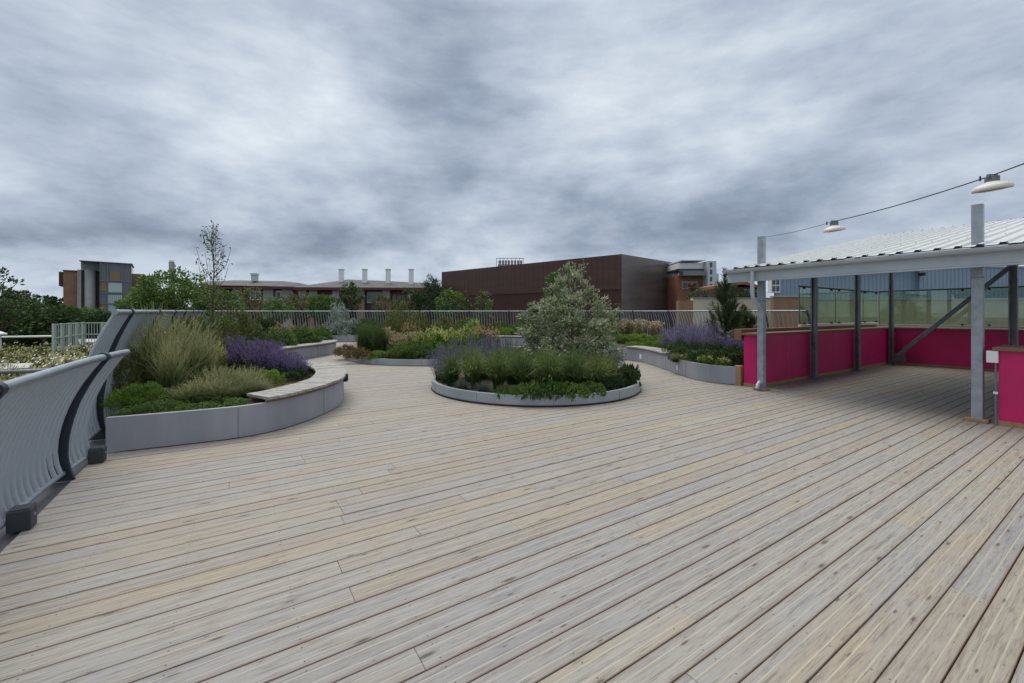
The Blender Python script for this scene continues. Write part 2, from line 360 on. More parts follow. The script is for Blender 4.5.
def Wp(px, py, Y): return ((px-512)*Y/F, Y, EYE+(HOR-py)*Y/F)
def Xp(px, Y): return (px-512)*Y/F
def Zp(py, Y): return EYE+(HOR-py)*Y/F
TH = math.atan2(.545, .838)
CU, SU = math.cos(TH), math.sin(TH)
def uv(u, v, z=0): return Vector((u*CU - v*SU, u*SU + v*CU, z))
def smooth_line(P, step=.3):
    P = [Vector(p[:2]).to_3d() for p in P]; out_ = []
    Q = [P[0]*2-P[1]]+P+[P[-1]*2-P[-2]]
    for i in range(1, len(Q)-2):
        p0, p1, p2, p3 = Q[i-1:i+3]; n = max(1, int((p2-p1).length/step))
        for k in range(n):
            t_ = k/n; out_.append(.5*((2*p1)+(-p0+p2)*t_+(2*p0-5*p1+4*p2-p3)*t_*t_+(-p0+3*p1-3*p2+p3)*t_**3))
    out_.append(P[-1]); return out_

# ------------------------------------------------------------------ setting: ground, deck, roof meadow
b = MB(); b.add([(-1500,-600,-6.5),(1500,-600,-6.5),(1500,2500,-6.5),(-1500,2500,-6.5)], [(0,1,2,3)]); b.build('ground', 'ground', kind='structure')
b = MB()
for i in range(40):
    x = -900+i*46; h_ = 6+6*random.random(); b.lathe((x, 620+60*math.sin(i), -7), [(60,0),(55,h_*.6),(35,h_*.95),(.1,h_)], 10)
b.build('hills', 'hillgreen', kind='structure')

def clip(poly, axis, lim, keep_less):
    o_ = []
    for i, p in enumerate(poly):
        q = poly[(i+1) % len(poly)]; a = (p[axis] <= lim) == keep_less or p[axis] == lim; c = (q[axis] <= lim) == keep_less or q[axis] == lim
        if a: o_.append(p)
        if a != c:
            t_ = (lim-p[axis])/(q[axis]-p[axis]); o_.append(tuple(p[k]+(q[k]-p[k])*t_ for k in (0, 1)))
    return o_
U0, U1, V0, V1 = -1.24, 19.5, -7.0, 33.0
PITCH, GAP = .150, .0065
verts, faces, uvs, rnd = [], [], [], []
nb = int((V1-V0)/PITCH)
for i in range(nb):
    v0 = V0+i*PITCH; v1 = v0+PITCH-GAP; u = U0-random.uniform(0, 2.0)
    while u < U1:
        ln = random.choice((2.4, 3.0, 3.6, 3.6, 4.2)); a, c = max(u, U0), min(u+ln-.0018, U1); u += ln
        if c-a < .02: continue
        rr = (random.random(), random.random(), random.random()); dz = random.uniform(-.0015, .0015); o_ = len(verts); e = .0022
        L_ = [(a, v0, -.028), (c, v0, -.028), (c, v1, -.028), (a, v1, -.028), (a, v0, dz-e), (c, v0, dz-e), (c, v1, dz-e), (a, v1, dz-e),
              (a+.002, v0+e, dz), (c-.002, v0+e, dz), (c-.002, v1-e, dz), (a+.002, v1-e, dz)]
        verts += L_
        for f in ((0,1,5,4),(1,2,6,5),(2,3,7,6),(3,0,4,7),(4,5,9,8),(5,6,10,9),(6,7,11,10),(7,4,8,11),(8,9,10,11)):
            faces.append([k+o_ for k in f])
            for k in f: uvs += [L_[k][0], (L_[k][1]-v0)/(v1-v0)]; rnd += list(rr)
me = bpy.data.meshes.new('deck'); me.from_pydata(verts, [], faces); me.materials.append(M['deck'])
me.uv_layers.new(name='board').data.foreach_set('uv', uvs)
me.attributes.new('rnd', 'FLOAT_VECTOR', 'CORNER').data.foreach_set('vector', rnd)
deck = bpy.data.objects.new('deck', me); COL.objects.link(deck); deck.rotation_euler = (0, 0, TH); deck['kind'] = 'structure'
b = MB(); b.bx(U0+.01, U1, V0, V1, -.6, -.03)
o = b.build('deck_joists', 'substrate', kind='structure'); o.rotation_euler = (0, 0, TH)
b = MB(); b.bx(U0-.5, U0-.005, V0, V1, -6.5, -.012); b.bx(U0, U1, V1, V1+.4, -6.5, .0); b.bx(U1, U1+.4, V0, V1, -6.5, .0)
o = b.build('deck_edge', 'membrane', kind='structure'); o.rotation_euler = (0, 0, TH)
# green roof beyond the left railing
b = MB(); b.bx(-22, U0-.5, -4, 31, -6.4, -.15)
roofm = b.build('green_roof', 'meadow', kind='structure'); roofm.rotation_euler = (0, 0, TH)
b = MB(); b.prism([tuple(Wp(x, 0, y)[:2]) for x, y in ((-140,10.5),(28,12.6),(34,13.8),(-140,13.2))], -.149, -.09)
b.prism([(Xp(75,24),24),(Xp(112,24),24),(Xp(112,27),27),(Xp(75,27),27)], -.149, -.08)
b.build('gravel_strip', 'gravel', kind='structure')

# ------------------------------------------------------------------ leafy mesh machinery
class LB:
    """numpy builder for leaves, blades and petals with a 'tint' attribute"""
    def __init__(s): s.V = []; s.Fq = []; s.T = []; s.Mi = []; s.n = 0
    def quads(s, A, tint, mi=0):           # A: (N,4,3)
        N = len(A); s.V.append(A.reshape(-1,3)); s.Fq.append(np.arange(4*N).reshape(N,4)+s.n); s.n += 4*N
        s.T.append(np.repeat(tint, 4)); s.Mi.append(np.full(N, mi)); return s
    def leaves(s, P, ln, wd, tint=None, mi=0, up=.3, outc=None, jitter=1.0):
        N = len(P); D = RNG.normal(size=(N,3))*jitter
        if outc is not None:
            o_ = P-outc; o_ /= np.linalg.norm(o_, axis=1, keepdims=True)+1e-6; D += o_*1.0
        D[:,2] += up; D /= np.linalg.norm(D, axis=1, keepdims=True)
        S = np.cross(D, RNG.normal(size=(N,3))); S /= np.linalg.norm(S, axis=1, keepdims=True)
        l = ln*RNG.uniform(.6, 1.3, (N,1)); w_ = wd*RNG.uniform(.7, 1.2, (N,1))
        A = np.stack([P, P+D*l*.45+S*w_*.5, P+D*l, P+D*l*.45-S*w_*.5], 1)
        if tint is None: tint = RNG.uniform(0, 1, N)
        return s.quads(A, np.clip(tint, 0, 1), mi)
    def blades(s, n, h, spread, wd, base=.06, droop=.5, mi=0, seg=4, t0=0, t1=1, cx=0, cy=0, hvar=.35, z0=0):
        az = RNG.uniform(0, 2*np.pi, n); br = base*np.sqrt(RNG.uniform(0, 1, n)); ba = RNG.uniform(0, 2*np.pi, n)
        H = h*(1-hvar*RNG.uniform(0, 1, n)); sp = spread*RNG.uniform(.1, 1, n)**.8
        ts = np.linspace(0, 1, seg+1); C = []
        for t_ in ts:
            x = cx+br*np.cos(ba)+np.cos(az)*sp*(t_**1.7); y = cy+br*np.sin(ba)+np.sin(az)*sp*(t_**1.7)
            z = z0+H*(t_-droop*(sp/spread)*t_**2.6*.55); C.append(np.stack([x, y, z], 1))
        a2 = RNG.uniform(0, 2*np.pi, n); S = np.stack([np.cos(a2), np.sin(a2), np.zeros(n)], 1)
        tb = RNG.uniform(-.2, .2, n)
        for i in range(seg):
            w0 = wd*(1-ts[i]*.85); w1 = wd*(1-ts[i+1]*.85)
            A = np.stack([C[i]-S*w0/2, C[i]+S*w0/2, C[i+1]+S*w1/2, C[i+1]-S*w1/2], 1)
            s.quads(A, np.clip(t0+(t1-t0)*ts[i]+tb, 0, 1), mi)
        return C
    def build(s, name, mats, parent=None, link=True):
        V = np.concatenate(s.V); Fq = np.concatenate(s.Fq); T = np.concatenate(s.T); Mi = np.concatenate(s.Mi)
        me = bpy.data.meshes.new(name); me.vertices.add(len(V)); me.vertices.foreach_set('co', V.astype(np.float32).ravel())
        me.loops.add(Fq.size); me.loops.foreach_set('vertex_index', Fq.astype(np.int32).ravel())
        me.polygons.add(len(Fq)); me.polygons.foreach_set('loop_start', np.arange(0, Fq.size, 4, dtype=np.int32))
        for m in (mats if isinstance(mats, (list, tuple)) else [mats]): me.materials.append(M[m])
        me.polygons.foreach_set('material_index', Mi.astype(np.int32)); me.update(calc_edges=True); me.validate()
        me.attributes.new('tint', 'FLOAT', 'POINT').data.foreach_set('value', T.astype(np.float32))
        o_ = bpy.data.objects.new(name, me)
        COL.objects.link(o_)
        if parent: o_.parent = parent
        return o_

def clump_points(n_cl, per, prof, cl_r, flat=.8, squash=1.0, hollow=.35):
    """clumps of points through the volume of revolution prof=[(z,r)..]; returns points and tints"""
    zs = np.array([p[0] for p in prof]); rs = np.array([p[1] for p in prof])
    wgt = np.interp(np.linspace(zs[0], zs[-1], 200), zs, rs)**1.5+1e-4; zz = RNG.choice(np.linspace(zs[0], zs[-1], 200), n_cl, p=wgt/wgt.sum())
    rr = np.interp(zz, zs, rs); az = RNG.uniform(0, 2*np.pi, n_cl)
    rad = rr*(hollow+(1-hollow)*np.sqrt(RNG.uniform(0, 1, n_cl)))*(1+.16*np.sin(az*3+zz*5)+.10*np.sin(az*5-zz*9))
    C = np.stack([rad*np.cos(az), rad*np.sin(az)*squash, zz], 1); ct = RNG.uniform(-.22, .22, n_cl)
    P = []; T = []
    for c, t_ in zip(C, ct):
        k = max(3, int(per*RNG.uniform(.5, 1.5))); d = RNG.normal(size=(k,3)); d /= np.linalg.norm(d, axis=1, keepdims=True)
        q = d*(cl_r*RNG.uniform(.5, 1.25)*RNG.uniform(.3, 1, (k,1))**.5); q[:,2] *= flat
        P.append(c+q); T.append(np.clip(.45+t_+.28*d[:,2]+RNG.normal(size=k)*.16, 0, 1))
    return np.concatenate(P), np.concatenate(T), C

def make_tree(name, label, cat, prof, n_cl, per, cl_r, leaf, mat_, trunk_r=.08, nl=14, crown_name='crown', up=.3, needles=False, squash=1, group=None, bark='bark'):
    """tree with trunk (> limbs in the same mesh) and crown; prof heights above the base"""
    root = empty(name); tag(root, label, cat, group)
    P, T, C = clump_points(n_cl, per, prof, cl_r, squash=squash)
    m = MB(); top = prof[-1][0]
    pts = [(random.uniform(-.03, .03)*top*(i > 0), random.uniform(-.03, .03)*top*(i > 0), top*.93*i/6) for i in range(7)]
    m.tube(pts, [trunk_r*(1-.85*i/6) for i in range(7)], 7)
    idx = RNG.choice(len(C), min(nl, len(C)), replace=False)
    for k in idx:
        c = C[k]; z = max(prof[0][0]*.5, c[2]-.7*math.hypot(c[0], c[1])-.05*top); z = min(z, top*.85)
        m.tube([(0, 0, z), (c[0]*.5, c[1]*.5, z+(c[2]-z)*.4), tuple(c)], [trunk_r*.4, trunk_r*.25, trunk_r*.08], 5, caps=False)
    m.build('trunk', bark, root)
    l = LB(); l.leaves(P, leaf[0], leaf[1], T, up=up, outc=np.array([0, 0, (prof[0][0]+top)/2]), jitter=.8)
    l.build(crown_name, mat_, root)
    return root

# ------------------------------------------------------------------ raised planters
def inward_offset(P, d, closed):
    n = len(P); out_ = []
    for i, p in enumerate(P):
        a = P[(i-1) % n] if closed or i > 0 else p; c = P[(i+1) % n] if closed or i < n-1 else p
        t_ = (c-a); t_.z = 0; t_.normalize(); out_.append(p+Vector((-t_.y, t_.x, 0))*d)
    return out_
def ribbon(m, A, B, z0, z1, closed=False, mi=0):
    n = len(A); vs = []
    for p, q in zip(A, B): vs += [(p.x, p.y, z0), (p.x, p.y, z1), (q.x, q.y, z1), (q.x, q.y, z0)]
    fs = []
    for i in range(n if closed else n-1):
        a, c = 4*i, 4*((i+1) % n)
        for k in range(4): fs.append((a+k, c+k, c+(k+1) % 4, a+(k+1) % 4))
    if not closed: fs += [(0,1,2,3), (4*n-1, 4*n-2, 4*n-3, 4*n-4)]
    m.add(vs, fs, mi)
def planter(label, front, back, h, material='zinc', seam_every=1.25, closed=False, soil_z=None, base=False):
    """front: visible wall line running with the bed on its LEFT; back: remaining corners"""
    root = empty('raised_planter', (front[0].x, front[0].y, 0)); tag(root, label, 'planter'); off = Vector((front[0].x, front[0].y, 0))
    Fp = [p-off for p in front]; Bp = [Vector((x, y, 0))-off for x, y in back]
    m = MB(); ribbon(m, Fp, inward_offset(Fp, .03, closed), .012, h, closed); ribbon(m, inward_offset(Fp, .032, closed), inward_offset(Fp, .075, closed), h-.035, h-.004, closed)
    m.build('wall', material, root)
    if base:
        m = MB(); ribbon(m, inward_offset(Fp, -.012, closed), inward_offset(Fp, -.001, closed), .004, .03, closed); m.build('base_strip', 'black', root)
    m = MB(); acc = 0; O = inward_offset(Fp, -.0015, closed)
    for i in range(len(Fp)-1):
        acc += (Fp[i+1]-Fp[i]).length
        if acc > seam_every:
            acc = 0; d = (Fp[i+1]-Fp[i]).normalized(); ang = math.atan2(d.y, d.x); m = MB(); m.box((O[i].x, O[i].y, h/2), (.006, .004, h-.03), ang); m.build('panel_joint', 'seam', root)
    sz = soil_z if soil_z is not None else h-.07
    poly = inward_offset(Fp, .03, closed)+Bp
    m = MB(); m.add([(p.x, p.y, sz) for p in poly], [tuple(range(len(poly)))]); m.build('soil', 'soil', root)
    return root, off
def bench(root, off, line, wd, z, z0, slat=.14, over=.05):
    """curved timber seat of radial slats on top of the planter wall"""
    L_ = [p-off for p in line]; pos = []; acc = 0; m = MB()
    A = inward_offset(L_, -over, False); B = inward_offset(L_, wd, False)
    k = 0
    cum = [0]
    for i in range(len(L_)-1): cum.append(cum[-1]+(L_[i+1]-L_[i]).length)
    def at(P, s):
        for i in range(len(P)-1):
            if s <= cum[i+1]: return P[i].lerp(P[i+1], (s-cum[i])/(cum[i+1]-cum[i]))
        return P[-1]
    s = 0
    while s+slat < cum[-1]:
        q = [at(A, s), at(A, s+slat-.012), at(B, s+slat-.012), at(B, s)]; zz = z+random.uniform(-.003, .003)
        vs = [(p.x, p.y, zz-.035) for p in q]+[(p.x, p.y, zz) for p in q]
        m.add(vs, [(3,2,1,0),(4,5,6,7),(0,1,5,4),(1,2,6,5),(2,3,7,6),(3,0,4,7)]); s += slat
    o_ = m.build('bench_seat', 'benchwood', root)
    m = MB(); ribbon(m, inward_offset(L_, -over*.2, False), inward_offset(L_, .02, False), z0+.001, z-.036); ribbon(m, inward_offset(L_, wd*.75, False), inward_offset(L_, wd*.8, False), z0-.06, z-.036)
    m.build('bench_bearer', 'timber', root)
    return o_
def step_light(root, off, line, px, z, s=.11):
    # square light set in the planter wall at the place of the line seen at px
    best = min(range(1, len(line)-1), key=lambda i: abs(512+F*line[i].x/line[i].y-px)); p = line[best]-off; d = (line[best+1]-line[best-1]).normalized()
    ang = math.atan2(d.y, d.x); nrm = Vector((d.y, -d.x, 0)); m = MB()
    m.box((p.x+nrm.x*.006, p.y+nrm.y*.006, z), (s*1.0, .008, s*1.25), ang); m.box((p.x+nrm.x*.012, p.y+nrm.y*.012, z+s*.0), (s*.75, .006, s*.95), ang)
    return m.build('step_light', 'steplight', root, bevel=.002)

# left planter, bulging on to the deck, bench on its nose
front1 = smooth_line([(-4.36,4.56),(-3.87,4.80),(-3.30,5.12),(-3.02,5.46),(-2.88,5.86),(-2.80,6.47),(-2.86,7.14),(-3.3,8.2),(-4.2,9.4),(-5.3,10.4),(-6.2,11.0)], .12)
def fence_pt(Y, u=-1.0):
    v = (Y-u*SU)/CU; return tuple(uv(u, v)[:2])
r1, o1 = planter('grey planter with violet salvia and long grasses beside the railing, bench on its nose', front1, [fence_pt(11.4), fence_pt(4.75, -1.06)], .385)
i0 = min(range(len(front1)), key=lambda i: (front1[i]-Vector((-3.1,5.3,0))).length); i1 = min(range(len(front1)), key=lambda i: (front1[i]-Vector((-4.2,9.4,0))).length)
bench(r1, o1, front1[i0:i1], .46, .46, .385)
step_light(r1, o1, front1, 310, .15, .12)
m = MB(); nose = min(front1, key=lambda p: abs(p.y-7.3)) - o1; m.box((nose.x+.05, nose.y, .40), (.07, .1, .13), .2); m.build('bracket', 'black', r1, bevel=.01)
front2 = smooth_line([(-6.2,11.0),(-6.75,12.0),(-6.95,13.2),(-6.8,14.6),(-6.72,15.8),(-7.0,16.9),(-7.9,17.9),(-9.0,18.5),(-10.6,19.2)], .2)
r2, o2 = planter('grey metal planter with a pale curved bench, second along the left railing', front2, [fence_pt(20.6), fence_pt(11.6)], .385)
bench(r2, o2, front2[4:-6], .5, .46, .385)
front3 = smooth_line([(-10.6,19.25),(-10.9,21.0),(-10.2,22.3),(-8.4,22.9),(-5.5,23.0),(-3.0,22.3),(-1.6,20.6),(0.2,20.1),(1.6,19.0),(2.6,17.3),(3.1,15.4),(3.62,13.95)], .25)
r3, o3 = planter('long grey planter wall winding along the back railing', front3, [tuple(uv(17.8,10.8)[:2]),(8.3,20.2),(6.9,22.4),(4.4,23.6),(0,24.4),(-6,25.0),(-12,25.2),fence_pt(24.2),fence_pt(20.8)], .36)
ia = min(range(len(front3)), key=lambda i: (front3[i]-Vector((-1.7,20.7,0))).length); ib = min(range(len(front3)), key=lambda i: (front3[i]-Vector((0.4,20.0,0))).length)
bench(r3, o3, front3[ia:ib+1], .5, .45, .36)
front4 = smooth_line([(3.64,13.9),(3.98,13.4),(4.1,12.6),(4.13,11.26),(4.12,10.3),(4.2,9.65),(4.40,9.2),(4.74,8.97)], .15)
pc = uv(8.95, 4.98); pd_ = uv(17.6, 4.98); pe = uv(17.8, 10.6)
r4, o4 = planter('grey planter curving up to the pink wall, lavender and a pine growing in it', front4, [(pc.x,pc.y),(pd_.x,pd_.y),(pe.x,pe.y)], .385)
ia = min(range(len(front4)), key=lambda i: (front4[i]-Vector((4.13,11.3,0))).length)
bench(r4, o4, front4[1:ia], .48, .455, .385)
step_light(r4, o4, front4, 641, .17, .11); step_light(r4, o4, front4, 677, .17, .10)
m = MB(); m.box((4.80-o4.x, 8.98-o4.y, .205), (.13, .13, .41), TH); m.build('end_post', 'palewood', r4, bevel=.004)
def circle(cx_, cy_, r_, n=72, sq=1, rot=0):
    out_ = []
    for i in range(n):
        a = 2*math.pi*i/n; x, y = r_*math.cos(a), r_*sq*math.sin(a); out_.append(Vector((cx_+x*math.cos(rot)-y*math.sin(rot), cy_+x*math.sin(rot)+y*math.cos(rot), 0)))
    return out_
CC = (.48, 8.97, 2.14)
r5, o5 = planter('low round metal planter in mid deck holding the silvery shrub', circle(*CC), [], .19, 'zinc_pale', closed=True, soil_z=.15, base=True)
CD = (-2.6, 15.4, 3.2)
r6, o6 = planter('low rounded planter of tall green and straw grasses left of the round one', circle(*CD), [], .19, 'zinc_pale', closed=True, soil_z=.15)

# ------------------------------------------------------------------ railings
PROF = [(0,0),(.1,.035),(.25,.045),(.45,.01),(.65,-.055),(.85,-.16),(1,-.27)]
def prof_off(t_): return float(np.interp(t_, [p[0] for p in PROF], [p[1] for p in PROF]))
def prof_smooth(n):
    ts = np.linspace(0, 1, n+1); raw = [prof_off(x) for x in ts]; return [(t_, raw[i] if i in (0, n) else (raw[i-1]+2*raw[i]+raw[i+1])/4) for i, t_ in enumerate(ts)]
def railing(name, label, base, hts, post_s, zb=.07, bar=.106, br=.0180, extra=None, near=True, foot=0.0):
    """base: list of points; outward = right of travel; hts: top height at each arc end; post_s: arc positions"""
    cum = [0]
    for i in range(len(base)-1): cum.append(cum[-1]+(base[i+1]-base[i]).length)
    tot = cum[-1]
    def at(s):
        s = min(max(s, 0), tot)
        for i in range(len(base)-1):
            if s <= cum[i+1]+1e-9:
                t_ = (s-cum[i])/(cum[i+1]-cum[i]); p = base[i].lerp(base[i+1], t_); j0, j1 = max(i-1, 0), min(i+2, len(base)-1)
                d = (base[j1]-base[j0]).normalized(); return p, d, Vector((-d.y, d.x, 0))
        return base[-1], (base[-1]-base[-2]).normalized(), None
    def H(s): return float(np.interp(s/tot, [a for a, _ in hts], [b_ for _, b_ in hts]))
    root = empty(name, tuple(base[0])); tag(root, label, 'railing'); o0 = base[0].copy()
    nseg = 10 if near else 6; PS = prof_smooth(nseg)
    bounds = [0]+[s for s in post_s if 0.02 < s < tot-.02]+[tot]
    for s0, s1 in zip(bounds[:-1], bounds[1:]):
        n = max(1, round((s1-s0)/bar)); m = MB()
        for k in range(n):
            s = s0+(k+.5)*(s1-s0)/n; p, d, nn = at(s); h = H(s); p = p-o0
            m.tube([p+nn*o_+Vector((0, 0, zb+(h-zb)*t_)) for t_, o_ in PS], br, 6 if near else 4, caps=False)
        m.build('bar_panel', 'bar', root)
    K = max(2, int(tot/.25)); ss = [tot*i/K for i in range(K+1)]; m = MB()
    m.tube([at(s)[0]-o0+at(s)[2]*PROF[-1][1]+Vector((0,0,H(s))) if at(s)[2] else at(s)[0]-o0+Vector((0,0,H(s))) for s in [x*.9999 for x in ss]], .03, 10); m.build('top_rail', 'rail', root)
    m = MB(); m.tube([at(s)[0]-o0+at(s)[2]*.0+Vector((0,0,zb)) for s in [x*.9999 for x in ss]], .02, 8); m.build('bottom_rail', 'rail', root)
    for s in post_s:
        p, d, nn = at(min(s, tot*.9999)); p = p-o0; h = H(s); m = MB(); th = .016
        vs = []
        P2 = prof_smooth(14)
        for t_, o_ in P2:
            wdt = .15-.075*t_
            for a, c in ((-th, -wdt/2), (th, -wdt/2), (th, wdt/2), (-th, wdt/2)):
                q = p+d*a+nn*(o_+c); vs.append((q.x, q.y, foot+(h-.02-foot)*t_))
        fs = [(3,2,1,0)]
        for i in range(len(P2)-1):
            for k in range(4): fs.append((4*i+k, 4*i+(k+1) % 4, 4*i+4+(k+1) % 4, 4*i+4+k))
        e = 4*(len(P2)-1); fs.append((e, e+1, e+2, e+3)); m.add(vs, fs)
        o_ = m.build('post', 'navy', root)
        m = MB(); q = p+nn*PROF[-1][1]+Vector((0, 0, h)); m.tube([q-d*.03, q+d*.03], .043, 12); m.build('clamp', 'navy', o_)
        if near:
            m = MB(); m.tube([q+d*.031, q+d*.045], .034, 12); m.build('collar', 'pale_clamp', o_)
    return root
# outward must be away from the deck: run the line with the outside on its left (normal = left of travel)
nearline = [uv(-1.33+.10*max(0, (v-4.8)/1.2)**1.5, v) for v in np.linspace(-3.2, 6.0, 34)]
railing('railing', 'low grey railing of curved bars beside the open deck, nearest the camera', nearline, [(0,1.1),(1,1.1)], [2.3+3.2-3.1, 4.45, 6.55, 8.6])
tall = [uv(-1.36, v) for v in np.linspace(6.17, 29.5, 60)]
back = smooth_line([tuple(tall[-1][:2]), (-15.4,25.0), (-12,25.6),(-6,25.4),(0,24.8),(4.5,24.0),(7.3,22.7),tuple(uv(18.2,12.2)[:2]),tuple(uv(18.2,9.5)[:2]),tuple(uv(18.2,7.3)[:2])], .4)
tl = [Vector(p) for p in tall]
railing('railing', 'taller grey railing of curved bars running behind the left planters', tl, [(0,1.52),(.4,1.58),(1,1.66)], [.78]+[.78+2.25*k for k in range(1, 11)], zb=.12, foot=0)
railing('railing', 'far grey railing with dark leaning posts along the back of the terrace', back, [(0,1.66),(.7,1.66),(1,1.62)], [1.0+2.35*k for k in range(0, 19)], zb=.35, bar=.16, br=.018, near=False, foot=.2)
# deck-level ballast blocks by the near railing
for (x0, y0, x1, y1, lab) in ((5, 541, 38, 532, 'charcoal block on the deck edge by the railing foot, nearer and larger one'), (92, 468.5, 106, 463, 'charcoal block on the deck edge at the planter corner, smaller in view')):
    Ya, Yb = F*EYE/(y0-HOR), F*EYE/(y1-HOR); p = Vector((Xp(x0, Ya), Ya, 0)); q = Vector((Xp(x1, Yb), Yb, 0)); 
    e = uv(.0,1)-uv(0,0); c = (p+q)/2 + Vector((-.115,.10,0))
    root = empty('deck_block', (c.x, c.y, 0), TH); tag(root, lab, 'block')
    m = MB(); m.box((0, 0, .075), (.12, .12, .145)); m.build('body', 'membrane', root, bevel=.008)
    m = MB(); m.tube([(.059, 0, .09), (.065, 0, .09)], .011, 10); m.build('bolt', 'rail', root)
    m = MB(); m.box((0, 0, .151), (.106, .106, .006)); m.build('cover', 'navy', root)

# ------------------------------------------------------------------ pavilion (local frame: x = u, y = v)
pv = empty('shelter', (0, 0, 0), TH); tag(pv, 'open shelter with white corrugated roof on galvanised steel posts', 'shelter')
UF, VL, BAY, DEP = 8.69, 4.34, 2.91, 2.55
def hsec(m, x, y, z0, z1, s=.15):   # channel-like post: two flanges and a web
    m.bx(x-s/2, x+s/2, y-s/2, y-s/2+.022, z0, z1); m.bx(x-s/2, x+s/2, y+s/2-.022, y+s/2, z0, z1); m.bx(x-.012, x+.012, y-s/2+.024, y+s/2-.024, z0, z1)
def roof_z(u): return 2.36+(u-(UF-.3))*(3.84-2.36)/8.17
for j in range(3):
    m = MB(); x, y = UF, VL-j*BAY; s = .112
    m.bx(x-s/2, x+s/2, y-s/2, y+s/2, .02, 3.03); p_ = m.build('post', 'galv', pv, bevel=.006)
    m = MB(); m.bx(x-.10, x+.10, y-.11, y+.11, .002, .045); m.build('base_block', 'palewood', p_, bevel=.004)
    if j < 2:
        m = MB(); m.bx(x-s/2-.006, x+s/2+.006, y-s/2-.006, y+s/2+.006, 2.0 if j else 1.75, 2.012 if j else 1.762); m.build('joint_plate', 'steel_dark', p_)
for j in (0, 1, 2):
    for k in (1, 2, 3):
        if j == 1 and k == 2: continue
        m = MB(); x, y = UF+k*DEP, VL+.10-j*BAY-(.1 if j else 0); hsec(m, x, y, .0, roof_z(x)-.12, .10); p_ = m.build('post', 'steel_dark', pv)
        m = MB(); m.bx(x-.12, x+.12, y-.12, y+.12, .0, .018); m.build('base_plate', 'steel_dark', p_)
xb = UF+3*DEP
m = MB(); m.beam((xb-.02, VL-.05, .28), (xb-.02, VL-BAY+.1, 3.35), .10, .10); br_ = m.build('brace', 'steel_dark', pv, bevel=.008)
m = MB(); m.bx(xb-.03, xb-.005, VL-.22, VL+.05, .1, .36); m.build('gusset_plate', 'steel_dark', br_)
UB = UF+7.87; VR = -2.2; VLft = VL+.49
# corrugated sheet: narrow ribs every 0.207 m
m = MB(); prof = []; y = VLft
while y > VR:
    prof += [(y, 0), (y-.120, 0), (y-.145, .026), (y-.182, .026)]; y -= .207
prof.append((y, 0))
vs = []
for (y_, dz) in prof: vs += [(UF-.36, y_, roof_z(UF-.36)+.06+dz), (UB, y_, roof_z(UB)+.06+dz)]
vs2 = [(a, b_, c-.004) for a, b_, c in vs]
m.add(vs, [(2*i, 2*i+1, 2*i+3, 2*i+2) for i in range(len(prof)-1)])
m.add(vs2, [(2*i, 2*i+2, 2*i+3, 2*i+1) for i in range(len(prof)-1)])
m.build('roof_sheet', 'roofwhite', pv)
m = MB()
for i in range(1, len(prof)-3, 4):      # dark foam closers under the ribs at the eave and at the high edge
    y0_, y1_ = prof[i][0], prof[i+3][0]
    for uu, s_ in ((UF-.34, 1), (UB-.02, 1)):
        z_ = roof_z(uu)+.06
        m.add([(uu, y0_-.002, z_-.012), (uu, y1_+.002, z_-.012), (uu, y1_+.004, z_+.026), (uu, y0_-.017, z_+.026), (uu+.015, y0_-.002, z_-.012), (uu+.015, y1_+.002, z_-.012), (uu+.015, y1_+.004, z_+.026), (uu+.015, y0_-.017, z_+.026)], [(3,2,1,0),(4,5,6,7),(0,1,5,4),(1,2,6,5),(2,3,7,6),(3,0,4,7)])
m.build('rib_closers', 'black', pv, kind='stuff')
m = MB()
for row in range(1, 5):
    uu = UF-.3+row*1.6
    for i in range(2, len(prof)-1, 4):
        m.lathe((uu, prof[i][0]-.024, roof_z(uu)+.092), [(.010, 0), (.008, .006), (.001, .008)], 6)
m.build('roof_screws', 'steel_dark', pv, kind='stuff')
# gutter, fascia, beams, rafters
m = MB(); nn_ = 7
for sgn in (1,):
    pr = [(-.065*math.cos(math.pi*k/nn_), -.065*math.sin(math.pi*k/nn_)) for k in range(nn_+1)]
    vs = [(UF-.42+a, VLft+.03, 2.375+c) for a, c in pr]+[(UF-.42+a, VR, 2.375+c) for a, c in pr]; k_ = nn_+1
    m.add(vs, [(i, i+1, k_+i+1, k_+i) for i in range(nn_)], smooth=True); m.add([vs[i] for i in range(k_)], [tuple(range(k_))])
    vs = [(UF-.42+a*.93, VLft+.026, 2.377+c*.93) for a, c in pr]+[(UF-.42+a*.93, VR, 2.377+c*.93) for a, c in pr]; m.add(vs, [(i, k_+i, k_+i+1, i+1) for i in range(nn_)], smooth=True)
m.build('gutter', 'fascia', pv)
m = MB(); m.bx(UF-.345, UF-.315, VR, VLft, 2.16, 2.37); m.bx(UF-.345, UF-.25, VR, VLft, 2.13, 2.158); m.build('fascia', 'fascia', pv, bevel=.004)
m = MB(); m.bx(UF-.3, UF-.08, VLft-.04, VLft-.005, 2.16, 2.36); m.beam((UF-.30, VLft-.02, roof_z(UF-.3)-.05), (UB, VLft-.02, roof_z(UB)-.05), .03, .16); m.build('barge_board', 'fascia', pv)
for k in range(4):
    uu = UF+k*DEP; m = MB(); m.bx(uu-.06, uu+.06, VR, VL+.3, roof_z(uu)-.16, roof_z(uu)+.0); m.build('roof_beam', 'steel_dark', pv)
for j in range(3):
    yy = VL-j*BAY; m = MB(); m.beam((UF+.09, yy, roof_z(UF)-.20), (UB-.1, yy, roof_z(UB-.1)-.22), .09, .10); m.build('rafter', 'steel_dark', pv)
